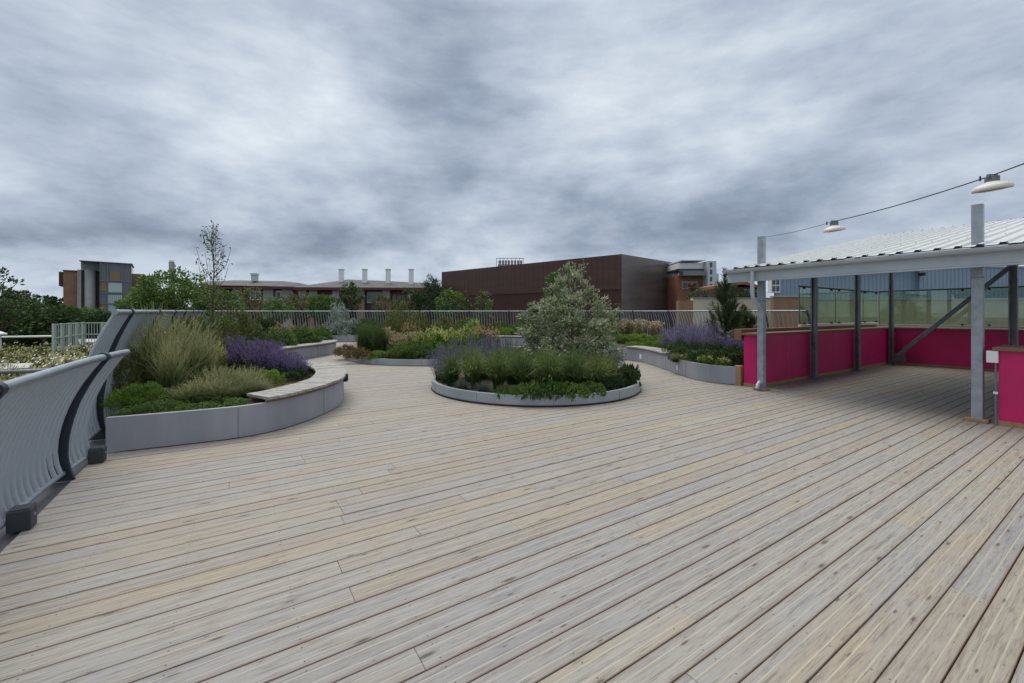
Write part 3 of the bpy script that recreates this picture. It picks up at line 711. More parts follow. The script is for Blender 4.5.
# downpipe
m = MB(); m.tube([(UF-.42, VL-.04, 2.36), (UF-.42, VL-.04, 1.90), (UF-.37, VL-.03, 1.80), (UF-.12, VL-.01, 1.66), (UF-.04, VL, 1.62)], .036, 10)
dp = m.build('downpipe', 'fascia', pv); m = MB(); m.tube([(UF-.05, VL, .16), (UF-.13, VL, .12), (UF-.17, VL, .04)], .04, 10); m.build('pipe_shoe', 'galv', pv)
# pink walls
def pink_wall(label, x0, x1, y0, y1, h, capover=.04, name='parapet_wall', capz=.045, capmat='timber'):
    root = empty(name, tuple(uv((x0+x1)/2, (y0+y1)/2)), TH); tag(root, label, 'wall'); cx_, cy_ = (x0+x1)/2, (y0+y1)/2
    m = MB(); m.bx(x0-cx_, x1-cx_, y0-cy_, y1-cy_, .065, h); bd = m.build('board', 'pink', root, bevel=.003)
    m = MB(); m.bx(x0-cx_-capover, x1-cx_+capover, y0-cy_-capover, y1-cy_+capover, h+.002, h+capz); m.build('coping', capmat, root, bevel=.004)
    m = MB(); m.bx(x0-cx_-.008, x1-cx_+.008, y0-cy_-.008, y1-cy_+.008, 0, .064); m.build('skirting', 'palewood', root, bevel=.003)
    return root, (cx_, cy_)
XW0, YW0, YW1 = UF+.21, VL+.20, VL+.46
wl, (wx, wy) = pink_wall('long pink boarded wall on the left side of the shelter', XW0, xb+.22, YW0, YW1, 1.06)
mj = mat('pink_joint', (.22, .004, .06), .6)
for k in range(1, 6):
    m = MB(); xx = XW0+k*1.22; m.bx(xx-wx-.003, xx-wx+.003, YW0-wy-.0015, YW0-wy+.002, .07, 1.055); m.build('panel_joint', mj, wl)
m = MB(); m.bx(XW0-wx-.02, xb-wx+.2, YW1-wy+.045, YW1-wy+.20, .95, 1.18); m.build('upstand', 'timber', wl, bevel=.004)
m = MB(); m.bx(XW0+.02-wx, XW0+.10-wx, YW0-wy-.045, YW0-wy-.002, .82, 1.0); m.build('socket_box', 'white', wl, bevel=.006)
wb, (bx_, by_) = pink_wall('pink boarded wall across the back of the shelter', xb+.225, xb+.45, VR-.6, YW0-.002, 1.06)
wr, (rx_, ry_) = pink_wall('pink counter front at the right edge of the shelter', UF-.06, UF+.72, -1.6, VL-BAY-.20, 1.0, .05, 'counter', .05)
cb = empty('junction_box', tuple(uv(UF-.03, VL-BAY-.17)), TH); tag(cb, 'white junction box with a conduit on the pink counter corner', 'electrical box')
m = MB(); m.bx(-.075, -.035, -.035, .075, .84, 1.0); m.build('box', 'white', cb, bevel=.006)
m = MB(); m.tube([(-.055, -.01, .838), (-.055, -.01, .30), (-.055, -.01, .0)], .011, 8); m.build('conduit', 'steel_dark', cb)
m = MB(); m.bx(-.07, -.04, -.03, .01, .42, .45); m.build('clip', 'white', cb)
# glass screens
def screen(label, pts, zb, zt):
    root = empty('glass_screen', tuple(uv(*pts[0])), TH); tag(root, label, 'glass screen'); ox, oy = pts[0]
    for (a, c), (a2, c2) in zip(pts[:-1], pts[1:]):
        p = Vector((a-ox, c-oy, 0)); q = Vector((a2-ox, c2-oy, 0)); d = (q-p).normalized()
        m = MB(); m.beam(p+d*.015+Vector((0,0,(zb+zt)/2)), q-d*.015+Vector((0,0,(zb+zt)/2)), .012, zt-zb-.02); pn = m.build('pane', 'glass', root)
        m = MB(); m.beam(p+d*.0+Vector((0,0,(zb+zt)/2)), p+d*.013+Vector((0,0,(zb+zt)/2)), .016, zt-zb-.02); m.build('pane_edge', mat('glass_edge', (.03,.09,.07), .2), pn)
        for s_ in (.12, .88):
            for z_ in (zb-.005, zt-.03):
                m = MB(); c_ = p.lerp(q, s_); m.box((c_.x, c_.y, z_+.01), (.05, .05, .055)); m.build('clamp', 'black', pn)
    m = MB(); m.tube([(a-ox, c-oy, zt+.015) for a, c in pts], .022, 8); m.build('handrail', 'black', root)
    m = MB()
    for (a, c), (a2, c2) in zip(pts[:-1], pts[1:]): m.beam((a-ox, c-oy, zb-.035), (a2-ox, c2-oy, zb-.035), .06, .05)
    m.build('base_channel', 'white' if 'side' in label else 'fascia', root)
yg = YW1+.12; xg = xb+.45+.1
screen('greenish glass screen above the pink side wall of the shelter', [(11.65, yg), (13.75, yg), (15.7, yg), (xg, yg)], 1.25, 2.17)
screen('greenish glass screen above the pink back wall of the shelter', [(xg, yg-.03), (xg, yg-2.1), (xg, yg-4.2), (xg, yg-6.3)], 1.19, 2.19)

# catenary cable and lamps
def cablepts(P, n=14, sag=.03):
    out_ = []
    for (p, q) in zip(P[:-1], P[1:]):
        for k in range(n): t_ = k/n; v_ = Vector(p).lerp(Vector(q), t_); v_.z -= sag*4*t_*(1-t_); out_.append(v_)
    out_.append(Vector(P[-1])); return out_
ptop = uv(UF, VL, 3.01); L1 = Vector((4.95, 6.53, 2.925)); L2 = Vector((4.97, 4.40, 2.935)); E1 = Vector((5.02, 1.2, 3.35))
m = MB(); m.tube(cablepts([ptop, L1]), .004, 6); m.tube(cablepts([L1, L2, E1]), .0065, 6)
tag(m.build('overhead_cable', 'black'), 'black overhead cable strung from the shelter post through two lamps', 'cable')
for P_, rad, lab in ((L1, .138, 'small round white pendant lamp hanging over the shelter roof, farther one'), (L2, .150, 'large round white pendant lamp at the right, nearer one')):
    root = empty('pendant_lamp', tuple(P_)); tag(root, lab, 'lamp', 'lamps on the overhead cable')
    tl_ = Vector((0, .12, 0)); from mathutils import Euler
    e = Euler((R(3), R(-7), 0))
    m = MB(); m.lathe((0, 0, -.115), [(.001, .05), (rad*.34, .05), (rad*.42, .04), (rad*.8, .02), (rad*.96, .002), (rad, -.018), (rad, -.034), (rad*.96, -.038)], 32, tilt=e); m.build('shade', 'lampwhite', root)
    m = MB(); m.lathe((0, 0, -.115), [(rad*.955, -.030), (rad*.9, -.038), (rad*.5, -.046), (.001, -.05)], 32, tilt=e); m.build('diffuser', 'lampglass', root)
    m = MB(); m.bx(-.035, .035, -.045, .045, -.075, -.01); m.bx(-.05, .05, -.012, .012, -.03, .012); m.build('hanger', 'steel_dark', root, bevel=.004)
    m = MB(); m.tube([(-.09, .03, .0), (-.09, .03, -.05)], .008, 6); m.build('cable_clip', 'black', root)

# ------------------------------------------------------------------ buildings around
def facing(px0, px1, Y0, Y1=None):
    """local frame for a facade from pixel column px0 at depth Y0 to px1 at depth Y1"""
    Y1 = Y1 or Y0; p = Vector((Xp(px0, Y0), Y0, 0)); q = Vector((Xp(px1, Y1), Y1, 0)); d = q-p; return p, d.length, math.atan2(d.y, d.x)
# brown copper clad hall
c0 = Vector((15.46, 60, 0)); c1 = Vector((-14.2, 85.8, 0)); c2 = Vector((15.46+1.113*11.2, 71.2, 0)); c3 = c1+(c2-c0)
root = empty('brown_building', (c0.x, c0.y, -6.5)); tag(root, 'large plain brown metal clad hall with a grey sheen on its right face', 'building')
def wallseg(m, p, q, z0, z1, th): 
    d = (q-p).normalized(); n = Vector((-d.y, d.x, 0)); m.prism([(p.x, p.y), (q.x, q.y), (q.x+n.x*th, q.y+n.y*th), (p.x+n.x*th, p.y+n.y*th)], z0, z1)
A0, A1, A2, A3 = [c-c0 for c in (c0, c1, c2, c3)]
ztop = 9.97+6.5
m = MB(); m.prism([(A0.x+.05,A0.y+.12),(A2.x-.1,A2.y),(A3.x,A3.y),(A1.x+.2,A1.y+.1)], 0, ztop-.1); m.build('core', 'copper_d', root)
nl = Vector((-(A1-A0).normalized().y, (A1-A0).normalized().x, 0))
m = MB(); wallseg(m, A1, A0, 0 if False else 11.5, ztop, .05); m.build('wall', 'copper', root)
m = MB(); d_ = (A0-A1).normalized(); wallseg(m, A1+Vector((.2,.3,0)), A0+Vector((-.05,.3,0)), 0, 11.498, .05); m.build('plinth', 'copper_d', root)
m = MB(); wallseg(m, A0+Vector((.02,.0,0)), A2, 0, ztop, .05); m.build('side_wall', 'copper_sheen', root)
m = MB(); LL = (A0-A1).length
for z in np.arange(10.9, ztop, .75): p, q = A1, A0; n_ = Vector((-.655,-.755,0)).normalized(); 
for k in range(1, 40):
    p = A1.lerp(A0, k/40.); m.box((p.x, p.y, (11.5+ztop)/2), (.04, .02, ztop-11.6), math.atan2(d_.y, d_.x))
m.build('cladding_seams', 'copper_d', root)
m = MB(); d2 = (A2-A0).normalized()
for k in range(1, 7): 
    z = 4+k*1.9; wallseg(m, A0+d2*.05+Vector((.0,-.01,0)), A2, z, z+.04, .04)
m.build('side_seams', 'copper_d', root)
rp = empty('rooftop_plant', Wp(510, 262, 84)); tag(rp, 'grey rooftop plant units with railings on top of the brown hall', 'rooftop equipment')
rp.location.z = 10.7; m = MB(); m.bx(-2.4, 2.4, -1, 1, -.9, .5)
for k in range(8): m.bx(-2.2+k*.6, -1.8+k*.6, -.6, .6, .5, 1.35)
m.build('units', 'concrete', rp)
m = MB()
for k in range(8): m.bx(-2.7+k*.75, -2.62+k*.75, -1.2, -1.1, 0, 1.7)
m.bx(-2.7, 2.7, -1.2, -1.1, 1.6, 1.7); m.bx(-2.7, 2.7, -1.2, -1.1, .9, .98); m.build('guard_rail', 'steel_dark', rp)

# long building with grey roof, red eaves, piers and flues
D = 82.
root = empty('long_building', (Xp(296, D), D, -6.5)); tag(root, 'long low building with grey roof, dark red eaves and four pale flues', 'building'); ox = Xp(296, D)
def lx(px): return Xp(px, D)-ox
zz = lambda py: Zp(py, D)+6.5
m = MB(); m.bx(lx(296), lx(428), .8, 12, 0, zz(289)); m.build('wall', 'brickd', root)
m = MB()
prf = [(296, 283, 287.5), (320, 280, 287.6), (338, 277.4, 287.7), (380, 279, 287.8), (428, 281.6, 288)]
vs = []
for px, yt, yb in prf: vs += [(lx(px), -1.0, zz(yb)), (lx(px), 5, zz(yt)), (lx(px), 13, zz(yt+1)), (lx(px), 13, zz(yb))]
fs = [(0,1,2,3)]+[(4*i+k, 4*i+4+k, 4*i+4+(k+1) % 4, 4*i+(k+1) % 4) for i in range(len(prf)-1) for k in range(4)]+[(16,17,18,19)]
m.add(vs, fs); m.build('roof', 'greyroof', root)
m = MB(); m.bx(lx(296), lx(428), -1.05, .5, zz(290.2), zz(287.9)); m.build('eaves', 'redeave', root)
for px in (302, 313, 336, 360, 386, 411):
    m = MB(); m.bx(lx(px-3.8), lx(px+3.8), 0, .78, 0, zz(290.4)); pr_ = m.build('pier', 'concrete', root); m = MB(); m.bx(lx(px-3.9), lx(px+3.9), -.05, -.0, 0, zz(298)); m.build('brick_facing', 'brick', pr_)
for px0, px1 in ((366, 381), (391, 406), (318, 331), (341, 355)):
    m = MB(); m.bx(lx(px0), lx(px1), .5, .75, zz(303), zz(291.5)); f_ = m.build('window', 'concrete' if px0 == 366 else 'redeave', root)
    m = MB(); n_ = 3
    for k in range(n_):
        a = px0+.8+(px1-px0-.8)*k/n_; m.bx(lx(a), lx(a+(px1-px0)/n_-1.0), .45, .48, zz(301.5), zz(295))
    m.build('pane', 'winglass', f_)
for px, yt in ((334.3, 268), (358.7, 268), (383, 268), (407, 268)):
    m = MB(); m.bx(lx(px-2.1), lx(px+2.1), 3, 3.8, zz(284), zz(yt)); m.bx(lx(px-2.6), lx(px+2.6), 2.9, 3.9, zz(yt)+.01, zz(yt-1)); m.build('flue', 'white', root, bevel=.03)
D = 88.
root = empty('low_building', (Xp(218, D), D, -6.5)); tag(root, 'low building left of the flues with shallow grey roof and one stub vent', 'building'); ox = Xp(218, D)
m = MB(); m.bx(lx(190), lx(295), .8, 12, 0, zz(288)); m.build('wall', 'brickd', root)
m = MB(); prf = [(190, 279.5, 285), (218, 278.4, 285.6), (270, 279.2, 286.4), (286, 281, 286.8), (297, 285.2, 287)]; vs = []
for px, yt, yb in prf: vs += [(lx(px), -1.0, zz(yb)), (lx(px), 5, zz(yt)), (lx(px), 13, zz(yt+1)), (lx(px), 13, zz(yb))]
m.add(vs, fs); m.build('roof', 'greyroof', root)
m = MB(); m.bx(lx(190), lx(296), -1.05, .5, zz(289), zz(287.1)); m.build('eaves', 'redeave', root)
for px in (237, 268, 287):
    m = MB(); m.bx(lx(px-5), lx(px+5), 0, .78, 0, zz(289.2)); m.build('pier', 'concrete', root)
m = MB(); m.bx(lx(242), lx(247), 3, 4, zz(280), zz(274)); m.bx(lx(241.6), lx(247.4), 2.9, 4.1, zz(274)+.02, zz(271.8)); m.build('vent', 'fascia', root)
for px0 in (248, 274):
    m = MB(); m.bx(lx(px0), lx(px0+11), .6, .78, zz(300), zz(290.5)); f_ = m.build('window', 'white', root); m = MB(); m.bx(lx(px0+1), lx(px0+5), .55, .58, zz(299), zz(292)); m.bx(lx(px0+6), lx(px0+10), .55, .58, zz(299), zz(292)); m.build('pane', 'winglass', f_)
root = empty('chimney_stack', (Xp(171.7, 75), 75, -6.5)); tag(root, 'lone pale round chimney stack behind the green tree', 'chimney')
m = MB(); m.tube([(0, 0, 0), (0, 0, Zp(262, 75)+6.5)], .42, 12); m.build('shaft', 'concrete', root); m = MB(); m.tube([(0, 0, Zp(262, 75)+6.5), (0, 0, Zp(260.5, 75)+6.5)], .34, 12); m.build('cap', 'white', root)

# brick block with glass stair tower
D = 50.
PSI = R(40); Ya = 46.; Xa = Xp(63, Ya)
root = empty('brick_building', (Xa, Ya, -6.5), PSI); tag(root, 'brick block with concrete turret and glazed stair tower at far left', 'building')
def lx(px): k = (px-512)/F; return (k*Ya-Xa)/(math.cos(PSI)-math.sin(PSI)*k)
D = Ya+math.sin(PSI)*lx(100)
m = MB(); m.bx(lx(63.2), lx(101), 0, 9, 0, zz(272.5)); m.bx(lx(132), lx(144), .3, 9, 0, zz(272)); m.build('wall', 'brick', root)
m = MB(); m.bx(lx(62.8), lx(101), -.1, 9.1, zz(272.4), zz(271.6)); m.build('parapet', 'brickd', root)
m = MB(); m.bx(lx(58.6), lx(63.1), .1, 5, zz(287), zz(273.4)); m.build('side_bay', 'brickd', root)
m = MB(); m.bx(lx(78), lx(81.8), -.6, -.02, 0, zz(271)); m.bx(lx(81), lx(100), -.1, 4, zz(271.5)+.02, zz(263)); m.build('concrete_frame', 'concrete', root)
m = MB(); m.lathe((lx(90.5), -.3, 0), [(.46, 0), (.46, zz(272)), (.35, zz(270.3)), (.01, zz(269.3))], 16); m.build('turret', 'concrete', root)
m = MB(); m.bx(lx(95), lx(100.8), -.15, -.02, 0, zz(272.8)); m.build('dark_brick_strip', 'brickd', root)  # strip of dark brick, standing just proud of the wall
m = MB(); m.bx(lx(101), lx(131.8), -1.4, 4, 0, zz(263.6)); tw = m.build('stair_tower', 'towerglass', root)
m = MB()
for px in (101, 108.4, 123.4, 131.4): m.bx(lx(px), lx(px+.7), -1.5, -1.42, 0, zz(263.8))
for py in (281.5, 293.4, 304, 315): m.bx(lx(101), lx(132), -1.56, -1.505, zz(py), zz(py-.8))
m.build('mullion', 'steel_dark', tw)
for x0, x1, y0, y1, mt in ((109.3, 122.8, 292.4, 283, 'blind'), (109.3, 122.8, 303.2, 295, 'blind'), (109.3, 122.8, 314.5, 304.8, 'blind'), (102, 107.8, 291.5, 283, 'ochre'), (102, 107.8, 314.5, 305, 'ochre'), (111, 121, 281, 272, 'ochre')):
    m = MB(); m.bx(lx(x0), lx(x1), -1.46, -1.41, zz(y0), zz(y1)); m.build('panel', mt, tw)
m = MB()
for k in range(6): m.bx(lx(111.2+k*2), lx(111.4+k*2), -1.48, -1.462, zz(314), zz(295.5))
m.build('glazing_bars', 'steel_dark', tw)
m = MB(); m.add([(lx(81), -1.6, zz(262.6)), (lx(133), -1.6, zz(262.9)), (lx(133), 4.5, zz(262.5)), (lx(81), 4.5, zz(262))]+[(lx(81), -1.6, zz(263.2)), (lx(133), -1.6, zz(263.5)), (lx(133), 4.5, zz(263.3)), (lx(81), 4.5, zz(263.2))], [(0,1,2,3),(7,6,5,4),(4,5,1,0),(5,6,2,1),(6,7,3,2),(7,4,0,3)]); m.build('roof', 'steel_dark', root)
m = MB()
for k in range(5): m.bx(lx(144+k*2.8), lx(145.6+k*2.8), 2, 2.5, zz(302), zz(272))
m.bx(lx(143.5), lx(157), 2.5, 8, 0, zz(272.5)); m.build('striped_wing', ['concrete'], root)
m = MB()
for k in range(4): m.bx(lx(145.7+k*2.8), lx(146.7+k*2.8), 2.3, 2.48, zz(300), zz(273)); 
m.build('window_strip', 'brickd', root)

# right: apartments, parapets, blue block
def lx(px): return Xp(px, D)-ox
D = 64.
root = empty('apartment_block', (Xp(681, D), D, -6.5)); tag(root, 'white and brick apartments with a pale corner tower behind the cream wall', 'building'); ox = Xp(681, D)
m = MB(); m.bx(lx(679), lx(705), .5, 8, 0, zz(275)); m.build('wall', 'brickr', root)
m = MB(); m.bx(lx(679), lx(704), .2, 8, zz(268.5), zz(262.8)); m.bx(lx(680), lx(704.2), -.4, 8, zz(263)+.3, zz(262.2)+.3); m.build('upper_storey', 'white', root)
m = MB(); m.bx(lx(680), lx(704), .0, .4, zz(275), zz(269.2)); m.build('window_band', 'winglass', root)
m = MB(); m.bx(lx(681), lx(703.5), -.9, -.82, zz(275.3), zz(271.5)); m.bx(lx(681), lx(703.5), -.9, .2, zz(276), zz(275.3)); m.build('balcony', 'steel_dark', root)
m = MB(); m.bx(lx(704.2), lx(712.5), -1.2, 6, 0, zz(262)); m.build('tower', 'fascia', root)
for k in range(4):
    m = MB(); m.bx(lx(706.3), lx(708.3), -1.26, -1.21, zz(289-k*7), zz(284.5-k*7)); m.build('window', 'winglass', root)
m = MB(); m.bx(lx(683), lx(699), .35, .49, zz(289), zz(281)); f_ = m.build('window', 'concrete', root); m = MB()
for k in range(3): m.bx(lx(684+k*5.2), lx(688+k*5.2), .3, .33, zz(288), zz(282.5))
m.build('pane', 'winglass', f_)
m = MB(); m.bx(lx(712.6), lx(722), 1, 8, 0, zz(273)); m.build('rear_wing', 'fascia', root)
for px, yt in ((719.5, 264.5), (724, 267)):
    m = MB(); m.tube([(lx(px), 3, 0), (lx(px), 3, zz(yt))], .3, 8); m.build('flue', 'concrete', root)
D = 50.
root = empty('arched_building', (Xp(735, D), D, -6.5)); tag(root, 'brick building with a curved roof seen left of the shelter corner post', 'building'); ox = Xp(735, D)
m = MB(); m.bx(lx(728), lx(757), 0, 8, 0, zz(287)); m.build('wall', 'brickd', root)
m = MB(); pts = [(728, 284), (734, 282.2), (742, 281.6), (750, 283), (757, 286)]; vs = []
for px, y in pts: vs += [(lx(px), -.4, zz(y+3)), (lx(px), -.4, zz(y)), (lx(px), 8, zz(y)), (lx(px), 8, zz(y+3))]
m.add(vs, fs); m.build('roof', 'brickr', root)
m = MB(); m.bx(lx(744), lx(754), -.1, -.02, zz(296), zz(289)); f_ = m.build('window', 'concrete', root); m = MB(); m.bx(lx(745), lx(748.5), -.14, -.11, zz(295.3), zz(289.7)); m.bx(lx(749.5), lx(753), -.14, -.11, zz(295.3), zz(289.7)); m.build('pane', 'winglass', f_)
D = 33.
root = empty('boundary_wall', (Xp(680, D), D, -6.5)); tag(root, 'cream rendered wall with a tan brick end, beyond the back railing', 'wall'); ox = Xp(680, D)
m = MB(); m.bx(lx(693.2), lx(776), .05, .5, 0, zz(298.6)); m.build('rendered_face', 'cream', root); m = MB(); m.bx(lx(679), lx(693), 0, .55, 0, zz(300.5)); m.build('brick_end', 'brick', root)
m = MB(); m.bx(lx(693.2), lx(776), -.02, .58, zz(298.4), zz(297.6)); m.build('coping', 'concrete', root)
D = 30.
root = empty('boundary_wall', (Xp(774, D), D, -6.5)); tag(root, 'tan wall with pale coping seen through the shelter glass', 'wall'); ox = Xp(774, D)
m = MB(); m.bx(lx(773), lx(812), -.05, .3, 0, zz(297.3)); m.build('brick_face', 'brick', root); m = MB(); m.bx(lx(812.3), lx(1190), 0, .3, 0, zz(300)); m.build('rendered_face', 'tanwall', root)
m = MB(); m.bx(lx(812.3), lx(1190), -.06, .34, zz(299.8), zz(298.2)); m.bx(lx(772.8), lx(812), -.1, .34, zz(297.1), zz(295.8)); m.build('coping', 'concrete', root)
D = 36.
root = empty('blue_building', (Xp(774, D), D, -6.5)); tag(root, 'pale blue ribbed metal building behind the shelter', 'building'); ox = Xp(774, D)
m = MB(); m.prism([(lx(774), 0), (lx(916), 0), (lx(916)+11, 12), (lx(774)+8, 12)], 0, zz(268)); m.bx(lx(916.2), lx(1150), -.35, 12, 0, zz(268)); m.build('wall', 'blue', root)
m = MB()
for k in range(96):
    px = 775+k*3.9
    if px < 1140: m.bx(lx(px), lx(px+.5), (-.02 if px < 915 else -.37), (-.001 if px < 915 else -.351), 0, zz(268.2))
m.build('ribs', mat('blue_rib', (.18, .26, .345), .5), root)
m = MB(); m.bx(lx(773.6), lx(1150), -.45, .1, zz(268)+.01, zz(266.6)); m.build('parapet', 'fascia', root)
m = MB(); m.bx(lx(767.5), lx(776.5), -.5, -.02, zz(293), zz(278)); f_ = m.build('window_bay', 'white', root)
m = MB()
for a in (768.6, 772.6):
    for y0, y1 in ((285, 279.5), (291.5, 286.5)): m.bx(lx(a), lx(a+2.8), -.56, -.51, zz(y0), zz(y1))
m.build('pane', 'winglass', f_)
m = MB(); m.bx(lx(913.5), lx(915.5), -.9, -.4, zz(276.5), zz(273.5)); m.build('wall_lamp', 'black', root)

# ------------------------------------------------------------------ left roof furniture
root = empty('metal_enclosure', (-19.5, 18.1, -.15)); tag(root, 'pale green metal balustrade enclosure on the planted roof', 'balustrade')
path = [Vector((0,0,0)), Vector((-2.3,3.5,0)), Vector((3.2,4.1,0))]
m = MB()
for p, q in zip(path[:-1], path[1:]):
    for z in (.06, .62, 1.2): m.beam(p+Vector((0,0,z)), q+Vector((0,0,z)), .05, .05)
m.build('rail', 'metalpale', root)
for p, q, n_ in ((path[0], path[1], 4), (path[1], path[2], 6)):
    for k in range(n_):
        a = p.lerp(q, k/n_); c = p.lerp(q, (k+1)/n_); m = MB(); m.bx(a.x-.05, a.x+.05, a.y-.05, a.y+.05, 0, 1.24); m.build('post', 'metalpale', root)
        m = MB()
        nb_ = 4 if p == path[0] else 7
        for j in range(1, nb_): w_ = a.lerp(c, j/nb_); m.tube([(w_.x, w_.y, .07), (w_.x, w_.y, 1.19)], .018, 5)
        m.build('bar_panel', 'metalpale', root)
m = MB(); m.tube([Wp(-60, 338, 21), Wp(54, 336.2, 18.6)], .045, 8); root = tag(m.build('pipe_rail', 'white'), 'thin white horizontal rail across the planted roof', 'rail')
m = MB(); m.tube([Wp(-60, 373.5, 9.3), Wp(20, 371.5, 9.6), Wp(52, 370, 9.9)], .045, 8); tag(m.build('pipe_rail', 'steel_dark'), 'dark grey pipe lying low over the gravel on the planted roof', 'pipe')
root = empty('roof_vent', Wp(-3, 340, 19)); tag(root, 'white roof vent at the left edge beside the white rail', 'vent'); m = MB(); z_ = root.location.z+.15
m.tube([(0,0,-z_),(0,0,.25)], .13, 10); m.build('pipe', 'white', root); m = MB(); m.lathe((0,0,.24), [(.3,0),(.3,.05),(.12,.14),(.01,.15)], 14); m.build('cowl', 'white', root)
# meadow plants on the roof
l = LB(); P = []
for k in range(2200):
    u = random.uniform(-20, -2.2); v = random.uniform(6, 30); q = uv(u, v); P.append((q.x, q.y))
for (x, y) in P:
    l.blades(12, random.uniform(.12, .34), .14, .02, .1, .5, 0, 2, cx=x, cy=y, z0=-.15)
tag(l.build('meadow_grass', 'f_olive'), 'low olive and straw meadow grass covering the planted roof', 'grass', kind='stuff')
l = LB(); n = 2600; u = RNG.uniform(-20, -2.0, n); v = RNG.uniform(6, 30, n); keep = (np.sin(u*1.3+1)+np.sin(v*.9+u*.5)+RNG.normal(size=n)*.6) > 1.0
u, v = u[keep], v[keep]; n = len(u); X = u*CU-v*SU; Y = u*SU+v*CU; Z = RNG.uniform(.05, .24, n)
A = np.stack([np.stack([X+dx*.02, Y+dy*.02, Z+dz], 1) for dx, dy, dz in ((-1,-1,-.02),(1,-1,-.02),(1,1,.02),(-1,1,.02))], 1); l.quads(A, RNG.uniform(0, 1, n))
tag(l.build('daisies', 'f_white'), 'white daisies scattered through the roof meadow', 'flowers', kind='stuff')
l = LB(); n = 1500; u = RNG.uniform(-20, -2.0, n); v = RNG.uniform(6, 30, n); X = u*CU-v*SU; Y = u*SU+v*CU; Z = RNG.uniform(.02, .18, n)
A = np.stack([np.stack([X+dx*.022, Y+dy*.022, Z+dz], 1) for dx, dy, dz in ((-1,-1,-.02),(1,-1,-.02),(1,1,.02),(-1,1,.02))], 1); l.quads(A, RNG.uniform(0, 1, n))
tag(l.build('yellow_flowers', 'f_yellow'), 'small yellow flowers dotted through the roof meadow', 'flowers', kind='stuff')

# ------------------------------------------------------------------ trees beyond the terrace
def put(root, px, Y, z): root.location = (Xp(px, Y), Y, z); root.rotation_euler.z = random.uniform(0, 6.28); return root
def tree_at(px, Y, ytop, halfw_px, ybot_crown, mat_, label, leaf=(.28, .14), n_cl=110, per=28, shape='round', name='tree', cat='tree', zg=-6.5, nl=14, cl=.16, tr=None, squash=1, group=None):
    h = Zp(ytop, Y)-zg; rb = halfw_px*Y/F; zb = max(Zp(ybot_crown, Y)-zg, h*.12)
    if shape == 'round': prof = [(zb, rb*.55), (zb+(h-zb)*.25, rb*.95), (zb+(h-zb)*.55, rb), (zb+(h-zb)*.82, rb*.68), (h*.985, rb*.2)]
    elif shape == 'cone': prof = [(zb, rb*.9), (zb+(h-zb)*.3, rb*.85), (zb+(h-zb)*.65, rb*.5), (h*.99, rb*.08)]
    else: prof = [(zb, rb*.7), (zb+(h-zb)*.5, rb), (h*.99, rb*.35)]
    t_ = make_tree(name, label, cat, prof, n_cl, per, rb*cl*1.6, leaf, mat_, trunk_r=tr or max(.05, h*.016), nl=nl, squash=squash, group=group)
    return put(t_, px, Y, zg)
LT = [(-30, 44, 300, 42, 330, 'f_dark', 'dark broad tree at the left edge, farthest left of the belt'), (22, 46, 301, 38, 332, 'f_green', 'mid green bushy tree in the belt left of the brick block'),
      (50, 40, 306, 30, 334, 'f_dark', 'dark rounded tree in front of the brick block corner'), (82, 42, 309, 26, 334, 'f_green', 'low green tree under the concrete turret'),
      (-10, 36, 310, 36, 336, 'f_dark', 'low dark bush mass before the far left trees'), (105, 40, 314, 20, 334, 'f_dark', 'small dark tree below the glazed stair tower')]
for px, Y, yt, hw, yb, mt, lab in LT: tree_at(px, Y, yt, hw, yb+8, mt, lab, leaf=(.34, .2), n_cl=170, per=34)
tree_at(-4, 30, 268, 24, 318, 'f_dark', 'airy dark tree cut off by the left edge of the picture', leaf=(.26, .12), n_cl=70, per=22, cl=.14)
tree_at(25.5, 120, 291, 5.2, 306, 'f_red', 'small rounded copper beech on the skyline', leaf=(.6, .4), n_cl=50, per=26, shape='round')
for px, Y, yt, hw in ((42, 110, 296, 9), (56, 105, 297, 7), (8, 115, 297, 10)):
    tree_at(px, Y, yt, hw, 312, 'f_dark', 'distant dark tree on the skyline %s' % {42:'right of the copper beech', 56:'against the dark bay of the brick block', 8:'left of the copper beech'}[px], leaf=(.7, .45), n_cl=45, per=24)
tree_at(176, 19, 271, 34, 318, 'f_green', 'full bright green tree behind the tall railing', leaf=(.13, .075), n_cl=150, per=60, zg=-6.5, cl=.17)
tree_at(150, 21, 290, 20, 322, 'f_green', 'lower green shrub joined to the left of the bright tree', leaf=(.13, .075), n_cl=70, per=40)
tree_at(350, 32, 281, 11, 318, 'f_dark', 'narrow dark tree in front of the long building', leaf=(.2, .1), n_cl=70, per=26)
tree_at(432, 38, 274, 19, 318, 'f_dark', 'dense dark pine left of the brown hall', leaf=(.32, .06), n_cl=150, per=40, shape='cone')
tree_at(412, 38, 288, 12, 318, 'f_dark', 'smaller dark tree at the foot of the fourth flue', leaf=(.26, .1), n_cl=60, per=30)
tree_at(452, 33, 288, 15, 318, 'f_green', 'green bushy tree before the left end of the brown hall', leaf=(.2, .12), n_cl=80, per=30)
tree_at(484, 33, 283, 11, 318, 'f_green', 'thin upright green tree against the brown hall', leaf=(.18, .1), n_cl=34, per=22, shape='cone', nl=26)
tree_at(467, 33, 281, 5, 305, 'f_olive', 'wispy sapling against the brown hall wall', leaf=(.14, .08), n_cl=14, per=12, shape='cone', nl=14)
tree_at(300, 34, 291, 16, 318, 'f_olive', 'olive green shrub below the junction of the two roofs', leaf=(.2, .1), n_cl=80, per=28)
tree_at(322, 31, 294, 14, 318, 'f_green', 'rounded green shrub behind the railing left of the dark narrow tree', leaf=(.2, .1), n_cl=80, per=28)
tree_at(250, 30, 288, 20, 320, 'f_olive', 'loose olive tree beyond the railing in front of the low building', leaf=(.16, .08), n_cl=90, per=26)
